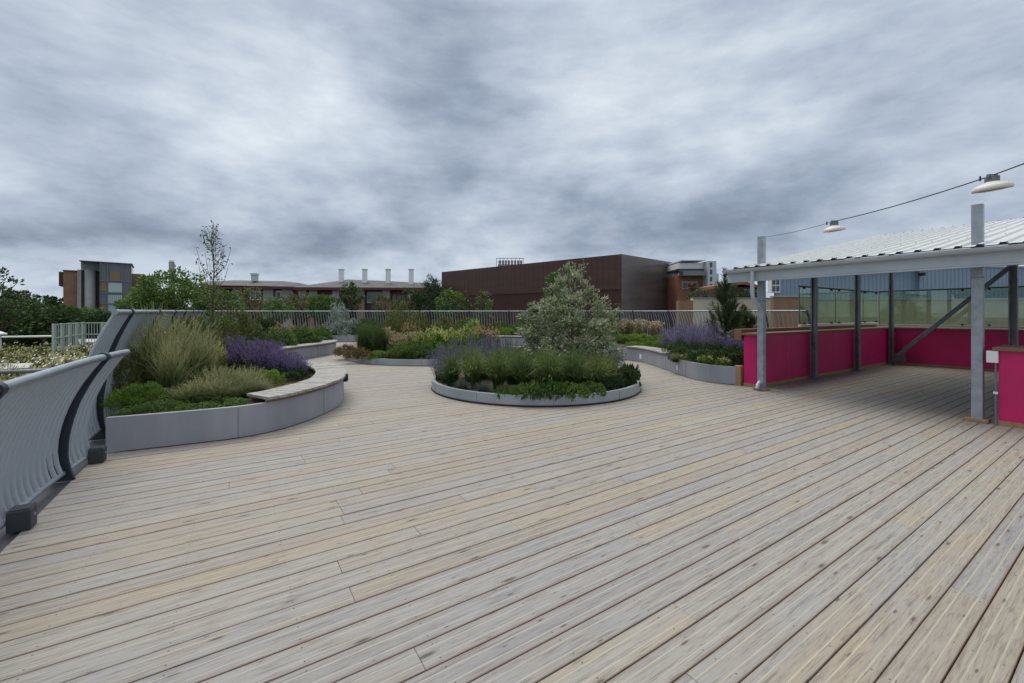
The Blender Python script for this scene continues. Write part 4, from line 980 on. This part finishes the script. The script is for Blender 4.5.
tree_at(225, 27, 289, 16, 320, 'f_green', 'green tree beyond the railing right of the sapling', leaf=(.16, .08), n_cl=80, per=26)
tree_at(278, 28, 296, 14, 320, 'f_green', 'low green tree beyond the railing under the low roof', leaf=(.16, .08), n_cl=60, per=26)
tree_at(384, 27, 294, 12, 320, 'f_olive', 'feathery olive green willow before the long building', leaf=(.2, .03), n_cl=60, per=30, nl=20)
tree_at(553, 30, 268, 14, 318, 'f_green', 'green tree top showing left behind the silvery shrub', leaf=(.2, .1), n_cl=70, per=28, shape='cone')
tree_at(610, 34, 303, 12, 318, 'f_dark', 'low dark bush against the foot of the brown hall', leaf=(.2, .1), n_cl=40, per=20)
tree_at(698, 45, 288, 14, 312, 'f_dark', 'dark planting in front of the apartments', leaf=(.3, .15), n_cl=50, per=24)
tree_at(692, 48, 282, 3.5, 290, 'f_rust', 'small rusty red tree by the apartment windows', leaf=(.25, .15), n_cl=16, per=14)
tree_at(748, 36, 290, 12, 305, 'f_dark', 'dark shrub under the curved brick roof', leaf=(.22, .11), n_cl=40, per=22)

# ------------------------------------------------------------------ plant kinds
PROTO = {}
def proto(kind, name, cat, h, builders):
    root = empty(name); root['h'] = h
    for f in builders: f(root)
    PROTO[kind] = (root, cat, h); root['used'] = 0
def leafy(mat_, prof, n_cl, per, clr, leaf, pname='foliage', up=.5):
    def f(root):
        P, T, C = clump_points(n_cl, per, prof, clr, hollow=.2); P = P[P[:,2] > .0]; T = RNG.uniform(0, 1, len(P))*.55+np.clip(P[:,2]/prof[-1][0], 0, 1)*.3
        l = LB(); l.leaves(P, leaf[0], leaf[1], T, up=up, outc=np.array([0, 0, 0.])); l.build(pname, mat_, root)
    return f
def grassy(mat_, n, h, sp, wd, base, droop, pname='blades', **k):
    def f(root):
        l = LB(); l.blades(n, h, sp, wd, base, droop, **{'hvar': .5, **k}); l.build(pname, mat_, root)
    return f
def spikes(mat_, n, h0, h1, sp, size, per=26, frac=.45, stem='f_green', pname='flower_spikes', base=.12):
    def f(root):
        l = LB(); az = RNG.uniform(0, 6.283, n); rr = np.sqrt(RNG.uniform(0, 1, n)); H = RNG.uniform(h0, h1, n)*(1-.25*rr)
        for a, r_, h in zip(az, rr, H):
            bx0, by0 = base*r_*math.cos(a), base*r_*math.sin(a); tx, ty = sp*r_*math.cos(a), sp*r_*math.sin(a)
            ts = RNG.uniform(1-frac, 1, per); bend = ts**1.5
            P = np.stack([bx0+(tx-bx0)*bend, by0+(ty-by0)*bend, h*ts], 1)+RNG.normal(size=(per,3))*size*.35*(1.25-ts[:,None])*2
            l.leaves(P, size, size*.8, RNG.uniform(0, 1, per), 0, up=.6)
            S = np.array([math.sin(a), -math.cos(a), 0])*.003; p0 = np.array([bx0, by0, 0]); p1 = np.array([bx0+(tx-bx0)*.5, by0+(ty-by0)*.5, h*.62]); p2 = np.array([tx, ty, h])
            l.quads(np.stack([[p0-S, p0+S, p1+S, p1-S], [p1-S, p1+S, p2+S, p2-S]]), np.array([.3, .5]), 1)
        l.build(pname, [mat_, stem], root)
    return f
def dots(mat_, n, prof, size, pname='flowers'):
    def f(root):
        P, T, C = clump_points(n, 4, prof, size*1.6, hollow=.6); l = LB(); l.leaves(P, size, size*.9, RNG.uniform(0, 1, len(P)), up=1.2); l.build(pname, mat_, root)['kind'] = 'stuff'
    return f
DOME = lambda h, r: [(.02, r*.85), (h*.35, r), (h*.7, r*.75), (h*.97, r*.25)]
def protos():
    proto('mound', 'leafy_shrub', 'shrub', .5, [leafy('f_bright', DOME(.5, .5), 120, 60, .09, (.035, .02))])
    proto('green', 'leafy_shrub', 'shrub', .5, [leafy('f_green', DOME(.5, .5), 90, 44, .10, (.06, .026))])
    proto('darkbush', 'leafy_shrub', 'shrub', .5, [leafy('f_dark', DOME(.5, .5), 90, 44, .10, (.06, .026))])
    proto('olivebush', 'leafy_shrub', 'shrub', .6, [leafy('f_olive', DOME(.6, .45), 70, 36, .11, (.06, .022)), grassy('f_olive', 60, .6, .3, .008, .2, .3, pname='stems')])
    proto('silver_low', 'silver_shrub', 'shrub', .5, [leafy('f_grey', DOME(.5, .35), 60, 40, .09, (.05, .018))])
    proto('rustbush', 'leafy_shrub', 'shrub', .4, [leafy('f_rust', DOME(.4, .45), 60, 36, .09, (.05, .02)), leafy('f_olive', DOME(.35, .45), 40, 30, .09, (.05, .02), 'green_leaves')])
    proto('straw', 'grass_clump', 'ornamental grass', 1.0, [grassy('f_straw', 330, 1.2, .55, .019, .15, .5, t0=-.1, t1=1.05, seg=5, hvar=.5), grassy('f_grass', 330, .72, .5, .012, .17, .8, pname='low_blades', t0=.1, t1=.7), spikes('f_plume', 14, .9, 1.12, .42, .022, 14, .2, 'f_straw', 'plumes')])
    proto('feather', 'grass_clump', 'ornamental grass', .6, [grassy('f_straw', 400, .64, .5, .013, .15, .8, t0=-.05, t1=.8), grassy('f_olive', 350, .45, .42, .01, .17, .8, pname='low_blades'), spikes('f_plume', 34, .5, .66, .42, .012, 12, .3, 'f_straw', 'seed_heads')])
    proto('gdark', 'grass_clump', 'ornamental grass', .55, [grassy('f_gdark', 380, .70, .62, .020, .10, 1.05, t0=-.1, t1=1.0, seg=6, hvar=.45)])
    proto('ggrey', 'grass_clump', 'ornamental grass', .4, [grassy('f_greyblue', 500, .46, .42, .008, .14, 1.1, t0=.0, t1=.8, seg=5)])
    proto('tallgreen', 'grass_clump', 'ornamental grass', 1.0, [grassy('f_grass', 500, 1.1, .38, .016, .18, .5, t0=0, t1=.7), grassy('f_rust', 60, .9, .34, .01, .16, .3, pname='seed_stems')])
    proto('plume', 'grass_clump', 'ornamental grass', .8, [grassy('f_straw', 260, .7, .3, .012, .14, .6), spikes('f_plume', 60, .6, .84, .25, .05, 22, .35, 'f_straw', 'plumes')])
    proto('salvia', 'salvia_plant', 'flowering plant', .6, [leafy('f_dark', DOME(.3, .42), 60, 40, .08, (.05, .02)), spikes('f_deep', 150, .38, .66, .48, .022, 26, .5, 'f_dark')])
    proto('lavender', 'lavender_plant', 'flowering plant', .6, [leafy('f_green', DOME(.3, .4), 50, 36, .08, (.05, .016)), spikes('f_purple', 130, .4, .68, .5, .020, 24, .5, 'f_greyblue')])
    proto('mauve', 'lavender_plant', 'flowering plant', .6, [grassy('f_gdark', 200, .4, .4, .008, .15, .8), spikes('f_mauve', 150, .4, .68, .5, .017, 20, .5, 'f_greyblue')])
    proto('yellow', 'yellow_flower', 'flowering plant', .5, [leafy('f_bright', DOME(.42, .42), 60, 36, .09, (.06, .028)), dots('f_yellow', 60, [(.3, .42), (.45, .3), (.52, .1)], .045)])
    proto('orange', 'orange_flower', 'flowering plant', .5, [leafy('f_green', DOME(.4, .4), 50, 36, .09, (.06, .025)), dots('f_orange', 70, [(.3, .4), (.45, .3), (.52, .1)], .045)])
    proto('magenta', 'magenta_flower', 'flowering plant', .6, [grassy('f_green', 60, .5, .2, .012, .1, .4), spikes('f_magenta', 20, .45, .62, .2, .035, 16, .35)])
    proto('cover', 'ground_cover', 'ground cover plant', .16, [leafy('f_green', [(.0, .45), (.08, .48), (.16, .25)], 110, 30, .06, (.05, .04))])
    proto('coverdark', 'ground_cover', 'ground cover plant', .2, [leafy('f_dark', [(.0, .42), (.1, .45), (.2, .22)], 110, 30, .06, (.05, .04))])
protos()
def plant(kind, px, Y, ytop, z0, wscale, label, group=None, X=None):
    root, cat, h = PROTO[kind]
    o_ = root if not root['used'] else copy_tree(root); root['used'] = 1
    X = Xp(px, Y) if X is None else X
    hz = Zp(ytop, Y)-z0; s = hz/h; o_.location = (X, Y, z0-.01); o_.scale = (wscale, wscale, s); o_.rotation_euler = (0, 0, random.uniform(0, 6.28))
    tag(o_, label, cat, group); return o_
def many(kind, rows, z0, label, group):
    for (px, Y, yt, w_) in rows: plant(kind, px, Y, yt, z0, w_, label, group)
S1 = .315
# --- left planter
plant('mound', 140, 5.35, 382, S1, .62, 'low bright green mound at the near left corner of the left planter')
plant('mound', 122, 5.6, 388, S1, .4, 'small bright green mound tucked against the railing in the left planter')
plant('straw', 156, 6.2, 312, S1, 1.05, 'tall straw coloured grass fountain, nearest the railing in the left planter')
plant('straw', 186, 6.5, 318, S1, .95, 'second tall straw grass, just right of the tallest fountain')
plant('straw', 148, 7.2, 308, S1, 1.0, 'tall straw grass standing behind against the railing in the left planter')
plant('feather', 205, 5.75, 372, S1, .85, 'fine feathery grass at the front rim of the left planter, left of the bench end')
plant('feather', 231, 6.15, 361, S1, .95, 'pale feathery grass in the middle of the left planter')
plant('feather', 250, 6.7, 362, S1, .7, 'pale feathery grass touching the purple salvia')
plant('green', 190, 5.55, 394, S1, .55, 'mid green low herb at the front rim between mound and feathery grass')
plant('green', 222, 5.55, 397, S1, .42, 'small green herb hanging at the front rim beside the bench end')
plant('mound', 268, 7.1, 369, S1, .5, 'bright green clump under the purple salvia along the bench')
plant('mound', 244, 6.6, 385, S1, .38, 'bright green low clump at the left end of the bench')
plant('darkbush', 289, 7.5, 371, S1, .45, 'dark green clump at the bench curve right of the bright one')
many('salvia', [(262, 8.0, 336, .85), (240, 8.3, 333, .8), (282, 8.0, 347, .7), (298, 7.9, 352, .55), (228, 8.8, 331, .75), (268, 8.9, 336, .8), (290, 8.7, 348, .6)], S1, 'deep violet salvia massed at the back of the bench in the left planter', 'violet salvia in the left planter')
plant('olivebush', 205, 8.2, 332, S1, 1.2, 'olive brown bush round the sapling foot in the left planter')
plant('olivebush', 190, 9.3, 318, S1, 1.3, 'taller olive bush behind the straw grasses in the left planter')
plant('olivebush', 235, 10.2, 312, S1, 1.4, 'airy olive bush behind the violet salvia')
plant('green', 215, 10.6, 316, S1, 1.5, 'green bush behind the sapling in the left planter')
plant('darkbush', 130, 6.7, 356, S1, .5, 'dark leafy shrub pressed against the tall railing')
plant('yellow', 218, 7.9, 343, S1, .3, 'small yellow flower tuft at the foot of the sapling')
many('feather', [(188, 5.6, 378, .75), (222, 5.75, 376, .85), (243, 6.1, 372, .8), (212, 6.4, 360, 1.0), (258, 6.3, 376, .55)], S1, 'wispy green straw grass filling the front of the left planter', 'wispy grasses at the front of the left planter')
many('straw', [(172, 5.9, 336, .6), (203, 6.9, 332, .7)], S1, 'straw grass tuft in the thick of the left planter', 'straw tufts in the left planter')
many('green', [(165, 5.05, 400, .42), (205, 5.15, 402, .38), (237, 5.4, 398, .36), (184, 5.05, 404, .34), (128, 4.95, 408, .34), (148, 5.0, 402, .36)], S1, 'leafy green herb along the near rim of the left planter', 'green herbs along the left planter rim')
plant('olivebush', 128, 5.9, 352, S1, .7, 'feathery dark olive shrub leaning on the first bay of the tall railing')
# sapling
root = empty('sapling'); tag(root, 'tall thin sapling with sparse leaves rising above the skyline', 'tree'); Y = 7.6; hs = Zp(222, Y)-S1
m = MB(); tp = [(.02*math.sin(i*1.3)+.0*i, .02*math.cos(i*1.7), hs*i/10) for i in range(11)]; m.tube(tp, [.02*(1-.088*i)+.0015 for i in range(11)], 6)
ends = []
for k in range(36):
    t_ = random.uniform(.28, .93); z = hs*t_; a = random.uniform(0, 6.28); ln = (.85*(1-t_)+.16)*random.uniform(.6, 1.15); d = .62
    p0 = Vector((tp[int(t_*10)][0], tp[int(t_*10)][1], z)); p1 = p0+Vector((math.cos(a)*ln*d*.6, math.sin(a)*ln*d*.6, ln*.5)); p2 = p1+Vector((math.cos(a)*ln*.14, math.sin(a)*ln*.14, ln*.6)); m.tube([p0, p1, p2], [.006, .0045, .002], 4, caps=False)
    for q in (p1, p2, p0.lerp(p1, .5), p1.lerp(p2, .5), p1.lerp(p2, .25)): ends.append(q)
m.build('trunk', 'bark', root); E = np.array([tuple(e) for e in ends]+[(0, 0, z) for z in np.linspace(hs*.5, hs, 14)]); P = np.repeat(E, 2, 0)+RNG.normal(size=(len(E)*2, 3))*.028
l = LB(); l.leaves(P, .05, .028, RNG.uniform(0, .7, len(P)), up=.2); l.build('crown', 'f_olive', root); root.location = (Xp(213, Y), Y, S1-.01)
l2 = LB()
# --- second left planter
rows = [(255, 13.5, 331, 1.1), (278, 14.2, 329, 1.2), (300, 15.5, 328, 1.2), (318, 17.0, 330, 1.0)]
many('green', rows, S1, 'green leafy shrub in the second left planter behind its bench', 'green shrubs in the second left planter')
plant('orange', 283, 15.2, 324, S1, 1.2, 'orange tinged shrub top in the second left planter')
plant('darkbush', 262, 16.0, 318, S1, 1.6, 'dark green bush at the railing in the second left planter')
plant('darkbush', 240, 13.0, 322, S1, 1.2, 'dark bush at the left end of the second left planter')
many('mauve', [(276, 12.6, 341, .6), (262, 12.2, 339, .7)], S1, 'mauve flower tips at the near end of the second left planter', 'mauve flowers in the second left planter')
# --- back planter
S3 = .29
plant('silver_low', 346, 23.6, 318, S3, 2.6, 'grey silver shrub by the back railing left of the tall grass')
plant('silver_low', 338, 24.2, 302, S3, 1.8, 'taller pale silver shrub rising above the back railing')
many('green', [(300, 23.5, 326, 1.6), (322, 23.4, 326, 1.5), (440, 23.3, 322, 2.0), (470, 23.0, 319, 2.0), (500, 22.5, 322, 1.9), (524, 21.8, 322, 1.8), (415, 23.6, 323, 1.8), (575, 20.5, 320, 2), (600, 19.5, 322, 1.8)], S3, 'green mounded shrub in the long back planter', 'green shrubs along the back railing')
many('mound', [(470, 21.8, 325, 1.6), (505, 21.3, 327, 1.2), (640, 17.0, 333, 1.3), (662, 16.4, 334, 1.3), (622, 17.5, 334, 1.2), (652, 14.8, 340, .8), (672, 14.6, 341, .8), (635, 14.6, 341, .7)], S3, 'bright green low plant along the back planter', 'bright green plants along the back railing')
many('plume', [(640, 18.3, 316, 1.5), (656, 18.0, 318, 1.4), (626, 18.6, 316, 1.4)], S3, 'golden plumed grass against the back railing right of the silvery shrub', 'golden grasses by the back railing')
many('darkbush', [(540, 22.0, 320, 2.0), (690, 16.0, 330, 1.3), (610, 21.0, 318, 1.8), (395, 24, 320, 2), (365, 24, 319, 2)], S3, 'dark green bush along the back railing', 'dark bushes along the back railing')
plant('yellow', 474, 20.9, 320, S3, .9, 'yellow flowered clump before the back railing post')
plant('olivebush', 400, 21.5+.5, 303, S3, 1.9, 'tall feathery olive shrub behind the straw plumes')
# --- low rounded planter D
SD = .15
many('tallgreen', [(364, 14.2, 318, 1.1), (380, 14.0, 319, 1.0), (371, 15.5, 316, 1.1)], SD, 'tall upright green grass at the left end of the low planter', 'tall green grasses in the low planter')
many('rustbush', [(347, 13.9, 343, .9), (357, 13.0, 346, .9), (374, 12.9, 350, .8), (391, 12.9, 352, .7)], SD, 'rusty brown low plant at the near left rim of the low planter', 'rusty plants in the low planter')
many('plume', [(392, 14.2, 328, .9), (400, 14.6, 330, .9), (387, 15.5, 324, 1.0), (412, 15.2, 329, .9)], SD, 'pale plumed grass in the middle of the low planter', 'plumed grasses in the low planter')
plant('orange', 398, 13.4, 335, SD, .8, 'orange flowered clump below the pale plumes')
plant('mound', 378, 12.75, 350, SD, .6, 'small lime green clump on the near rim of the low planter')
many('green', [(402, 12.9, 344, .8), (418, 13.0, 341, 1.0), (436, 13.1, 343, 1.0), (456, 13.3, 345, 1), (425, 14.5, 334, 1.2), (450, 15, 332, 1.2), (475, 15, 333, 1.2)], SD, 'green leafy perennial in the right half of the low planter', 'green perennials in the low planter')
many('yellow', [(424, 13.7, 332, .8), (438, 14.0, 330, .9), (453, 14.3, 329, .9), (468, 14.6, 328, .9), (432, 15.6, 327, .9)], SD, 'yellow flowered perennial in the right half of the low planter', 'yellow flowers in the low planter')
many('orange', [(480, 15.4, 327, .8), (492, 15.0, 328, .8), (410, 16.2, 323, .9)], SD, 'soft orange flowers at the right end of the low planter', 'orange flowers in the low planter')
plant('silver_low', 341, 14.2, 345, SD, .5, 'pale silver plant at the left tip of the low planter')
many('olivebush', [(420, 17.2, 313, 1.5), (398, 17.6, 312, 1.4), (445, 17.6, 318, 1.4)], SD, 'olive shrub at the back of the low planter', 'olive shrubs in the low planter')
# --- round planter C
SC = .14
many('gdark', [(452, 8.0, 348, 0.80), (476, 7.75, 347, 0.84), (498, 7.55, 344, 0.87), (523, 7.42, 344, 0.90), (549, 7.36, 345, 0.90), (574, 7.45, 346, 0.88), (597, 7.6, 349, 0.80), (512, 8.2, 342, 0.92), (545, 8.1, 342, 0.92), (578, 8.2, 345, 0.87), (470, 8.5, 342, 0.87), (610, 8.1, 353, 0.61)], SC, 'dark green arching grass along the front of the round planter', 'dark arching grasses in the round planter')
many('mauve', [(440, 8.7, 345, .7), (452, 9.0, 338, .8), (470, 9.3, 334, .85), (490, 9.4, 333, .85), (508, 9.3, 335, .8), (446, 8.35, 352, .6), (484, 8.9, 337, .7)], SC, 'mauve flowering catmint on the left side of the round planter', 'mauve catmint in the round planter')
many('green', [(500, 8.9, 352, .9), (525, 9.3, 350, .9), (560, 8.4, 355, .9), (595, 8.7, 356, .9), (545, 9.9, 350, .9), (590, 9.8, 350, .9), (520, 10.2, 348, .8)], SC, 'mid green low foliage under the silvery shrub', 'green foliage under the silvery shrub')
plant('magenta', 491, 9.7, 331, SC, .5, 'single magenta flower stem above the mauve catmint')
many('ggrey', [(462, 7.62, 376, .6), (483, 7.35, 378, .6), (505, 7.2, 381, .6)], SC, 'blue grey fine grass hanging over the front left rim of the round planter', 'blue grey grasses in the round planter')
many('cover', [(508, 7.12, 388, .5), (528, 7.05, 385, .6), (550, 7.05, 384, .62), (572, 7.1, 385, .6), (592, 7.25, 384, .5)], SC, 'fresh green ground cover spilling over the front rim of the round planter', 'ground cover at the front of the round planter')
many('coverdark', [(612, 7.7, 376, .5), (625, 8.1, 370, .55), (630, 8.55, 367, .45), (606, 7.5, 381, .42)], SC, 'dark green ground cover on the right side of the round planter', 'dark ground cover in the round planter')
plant('silver_low', 612, 8.8, 348, SC, .95, 'pale silver grey low shrub at the right foot of the silvery shrub')
plant('mound', 545, 8.6, 352, SC, .8, 'bright green leaves between dark grasses and the silvery shrub')
Y = 9.3; hsz = Zp(263, Y)-SC
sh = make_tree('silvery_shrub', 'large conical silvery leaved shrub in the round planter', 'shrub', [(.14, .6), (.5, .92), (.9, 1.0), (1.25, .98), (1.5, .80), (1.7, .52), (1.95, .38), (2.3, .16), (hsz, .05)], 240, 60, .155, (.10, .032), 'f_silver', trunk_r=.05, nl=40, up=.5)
sh.location = (Xp(571, Y), Y, SC-.01)
crown_ = [c for c in kids(sh) if c.name.startswith('crown')][0]
l = LB(); m = MB()
for k in range(46):       # long young shoots standing out of the crown
    a = random.uniform(0, 6.28); z = random.uniform(.5, hsz*.93); rr_ = float(np.interp(z, [.14,.5,.9,1.25,1.5,1.7,1.95,2.3,hsz], [.6,.92,1.0,.98,.8,.52,.38,.16,.05])); p = Vector((rr_*.8*math.cos(a), rr_*.8*math.sin(a), z))
    q = p+Vector((math.cos(a)*random.uniform(.1, .26), math.sin(a)*random.uniform(.1, .26), random.uniform(.16, .34))); m.tube([p, q], [.005, .002], 4, caps=False)
    P = np.array([tuple(p.lerp(q, t_)) for t_ in np.linspace(0, 1, 16)]); l.leaves(P, .085, .024, RNG.uniform(.3, 1, len(P)), up=.5)
l.build('young_leaves', 'f_silver', sh); m.build('shoots', 'bark', sh)
# --- right planter
S4 = .315
many('lavender', [(680, 12.6, 322, .95), (695, 12.2, 324, .9), (710, 12.6, 321, .95), (686, 13.6, 320, 1.0), (702, 13.8, 320, 1), (668, 13.2, 328, .7)], S4, 'purple lavender spikes in front of the right hand railing', 'purple lavender in the right planter')
many('salvia', [(722, 11.2, 334, .8), (738, 10.6, 337, .8), (730, 12.2, 331, .9), (748, 11.0, 335, .7)], S4, 'dusky violet salvia between the pine and the pink wall', 'dusky salvia in the right planter')
many('darkbush', [(682, 10.9, 347, .75), (700, 10.2, 349, .8), (718, 9.8, 350, .8), (735, 9.6, 351, .7), (712, 10.9, 343, .85), (733, 10.3, 345, .8), (676, 11.7, 345, .7)], S4, 'dark green shrub along the rim of the right planter', 'dark shrubs in the right planter')
many('yellow', [(706, 9.75, 355, .45), (722, 9.4, 357, .4), (689, 10.3, 353, .45)], S4, 'yellow tinged low plant at the rim of the right planter', 'yellow tinged plants in the right planter')
many('feather', [(676, 10.6, 351, .55), (742, 9.55, 352, .4)], S4, 'wispy grass at the rim of the right planter', 'wispy grasses in the right planter')
# pine: upright needle branches
def pine(label, px, Y, ytop, hw, z0):
    h = Zp(ytop, Y)-z0; rb = hw*Y/F; root = empty('pine_tree', (Xp(px, Y), Y, z0-.01)); tag(root, label, 'tree'); m = MB(); m.tube([(0,0,0),(.02,.01,h*.5),(0,0,h*.9)], [.05,.04,.012], 7); P = []; Dv = []
    for k in range(64):
        t_ = random.uniform(.22, .95); a = random.uniform(0, 6.28); r_ = rb*(1.0-.72*max(0, t_-.45)/.55)*random.uniform(.55, 1.05); z = h*t_*.8
        p0 = Vector((0, 0, z)); p1 = Vector((math.cos(a)*r_*.7, math.sin(a)*r_*.7, z+.05*h)); p2 = Vector((math.cos(a)*r_, math.sin(a)*r_, z+.17*h)); m.tube([p0, p1, p2], [.014, .009, .004], 4, caps=False)
        for j in range(38):
            s = random.random(); q = p0.lerp(p1, s) if random.random() < .35 else p1.lerp(p2, s); P.append(tuple(q)); Dv.append(tuple((p2-p1).normalized()))
    for j in range(160): P.append((0, 0, h*random.uniform(.7, 1))); Dv.append((0, 0, 1))
    m.build('trunk', 'bark', root); P = np.array(P); Dv = np.array(Dv); N = len(P); D_ = Dv*1.1+RNG.normal(size=(N,3))*.6; D_ /= np.linalg.norm(D_, axis=1, keepdims=True)
    S = np.cross(D_, RNG.normal(size=(N,3))); S /= np.linalg.norm(S, axis=1, keepdims=True); ln = .13*RNG.uniform(.7, 1.2, (N,1)); A = np.stack([P-S*.004, P+S*.004, P+D_*ln+S*.003, P+D_*ln-S*.003], 1)
    l = LB()
    for k in range(3): 
        J = RNG.normal(size=(N,3))*.02; l.quads(A+J[:,None,:], RNG.uniform(0, 1, N))
    l.build('crown', mat_pine, root)
M['f_pine'] = foliage('needle', (.03, .055, .022), (.12, .155, .06)); mat_pine = 'f_pine'
pine('dark upright young pine standing in the right planter before the railing', 725, 13.0, 271, 18, S4)
pine('smaller dark pine half hidden behind the shelter corner, right of the taller pine', 745, 13.6, 309, 16, S4)
for k, (r_, c_, h_) in PROTO.items():
    for key in ('h', 'used'):
        if key in r_: del r_[key]
    if not r_.get('label'):
        for c in kids(r_): bpy.data.objects.remove(c)
        bpy.data.objects.remove(r_)
for o_ in bpy.data.objects:
    for key in ('h', 'used'):
        if key in o_: del o_[key]
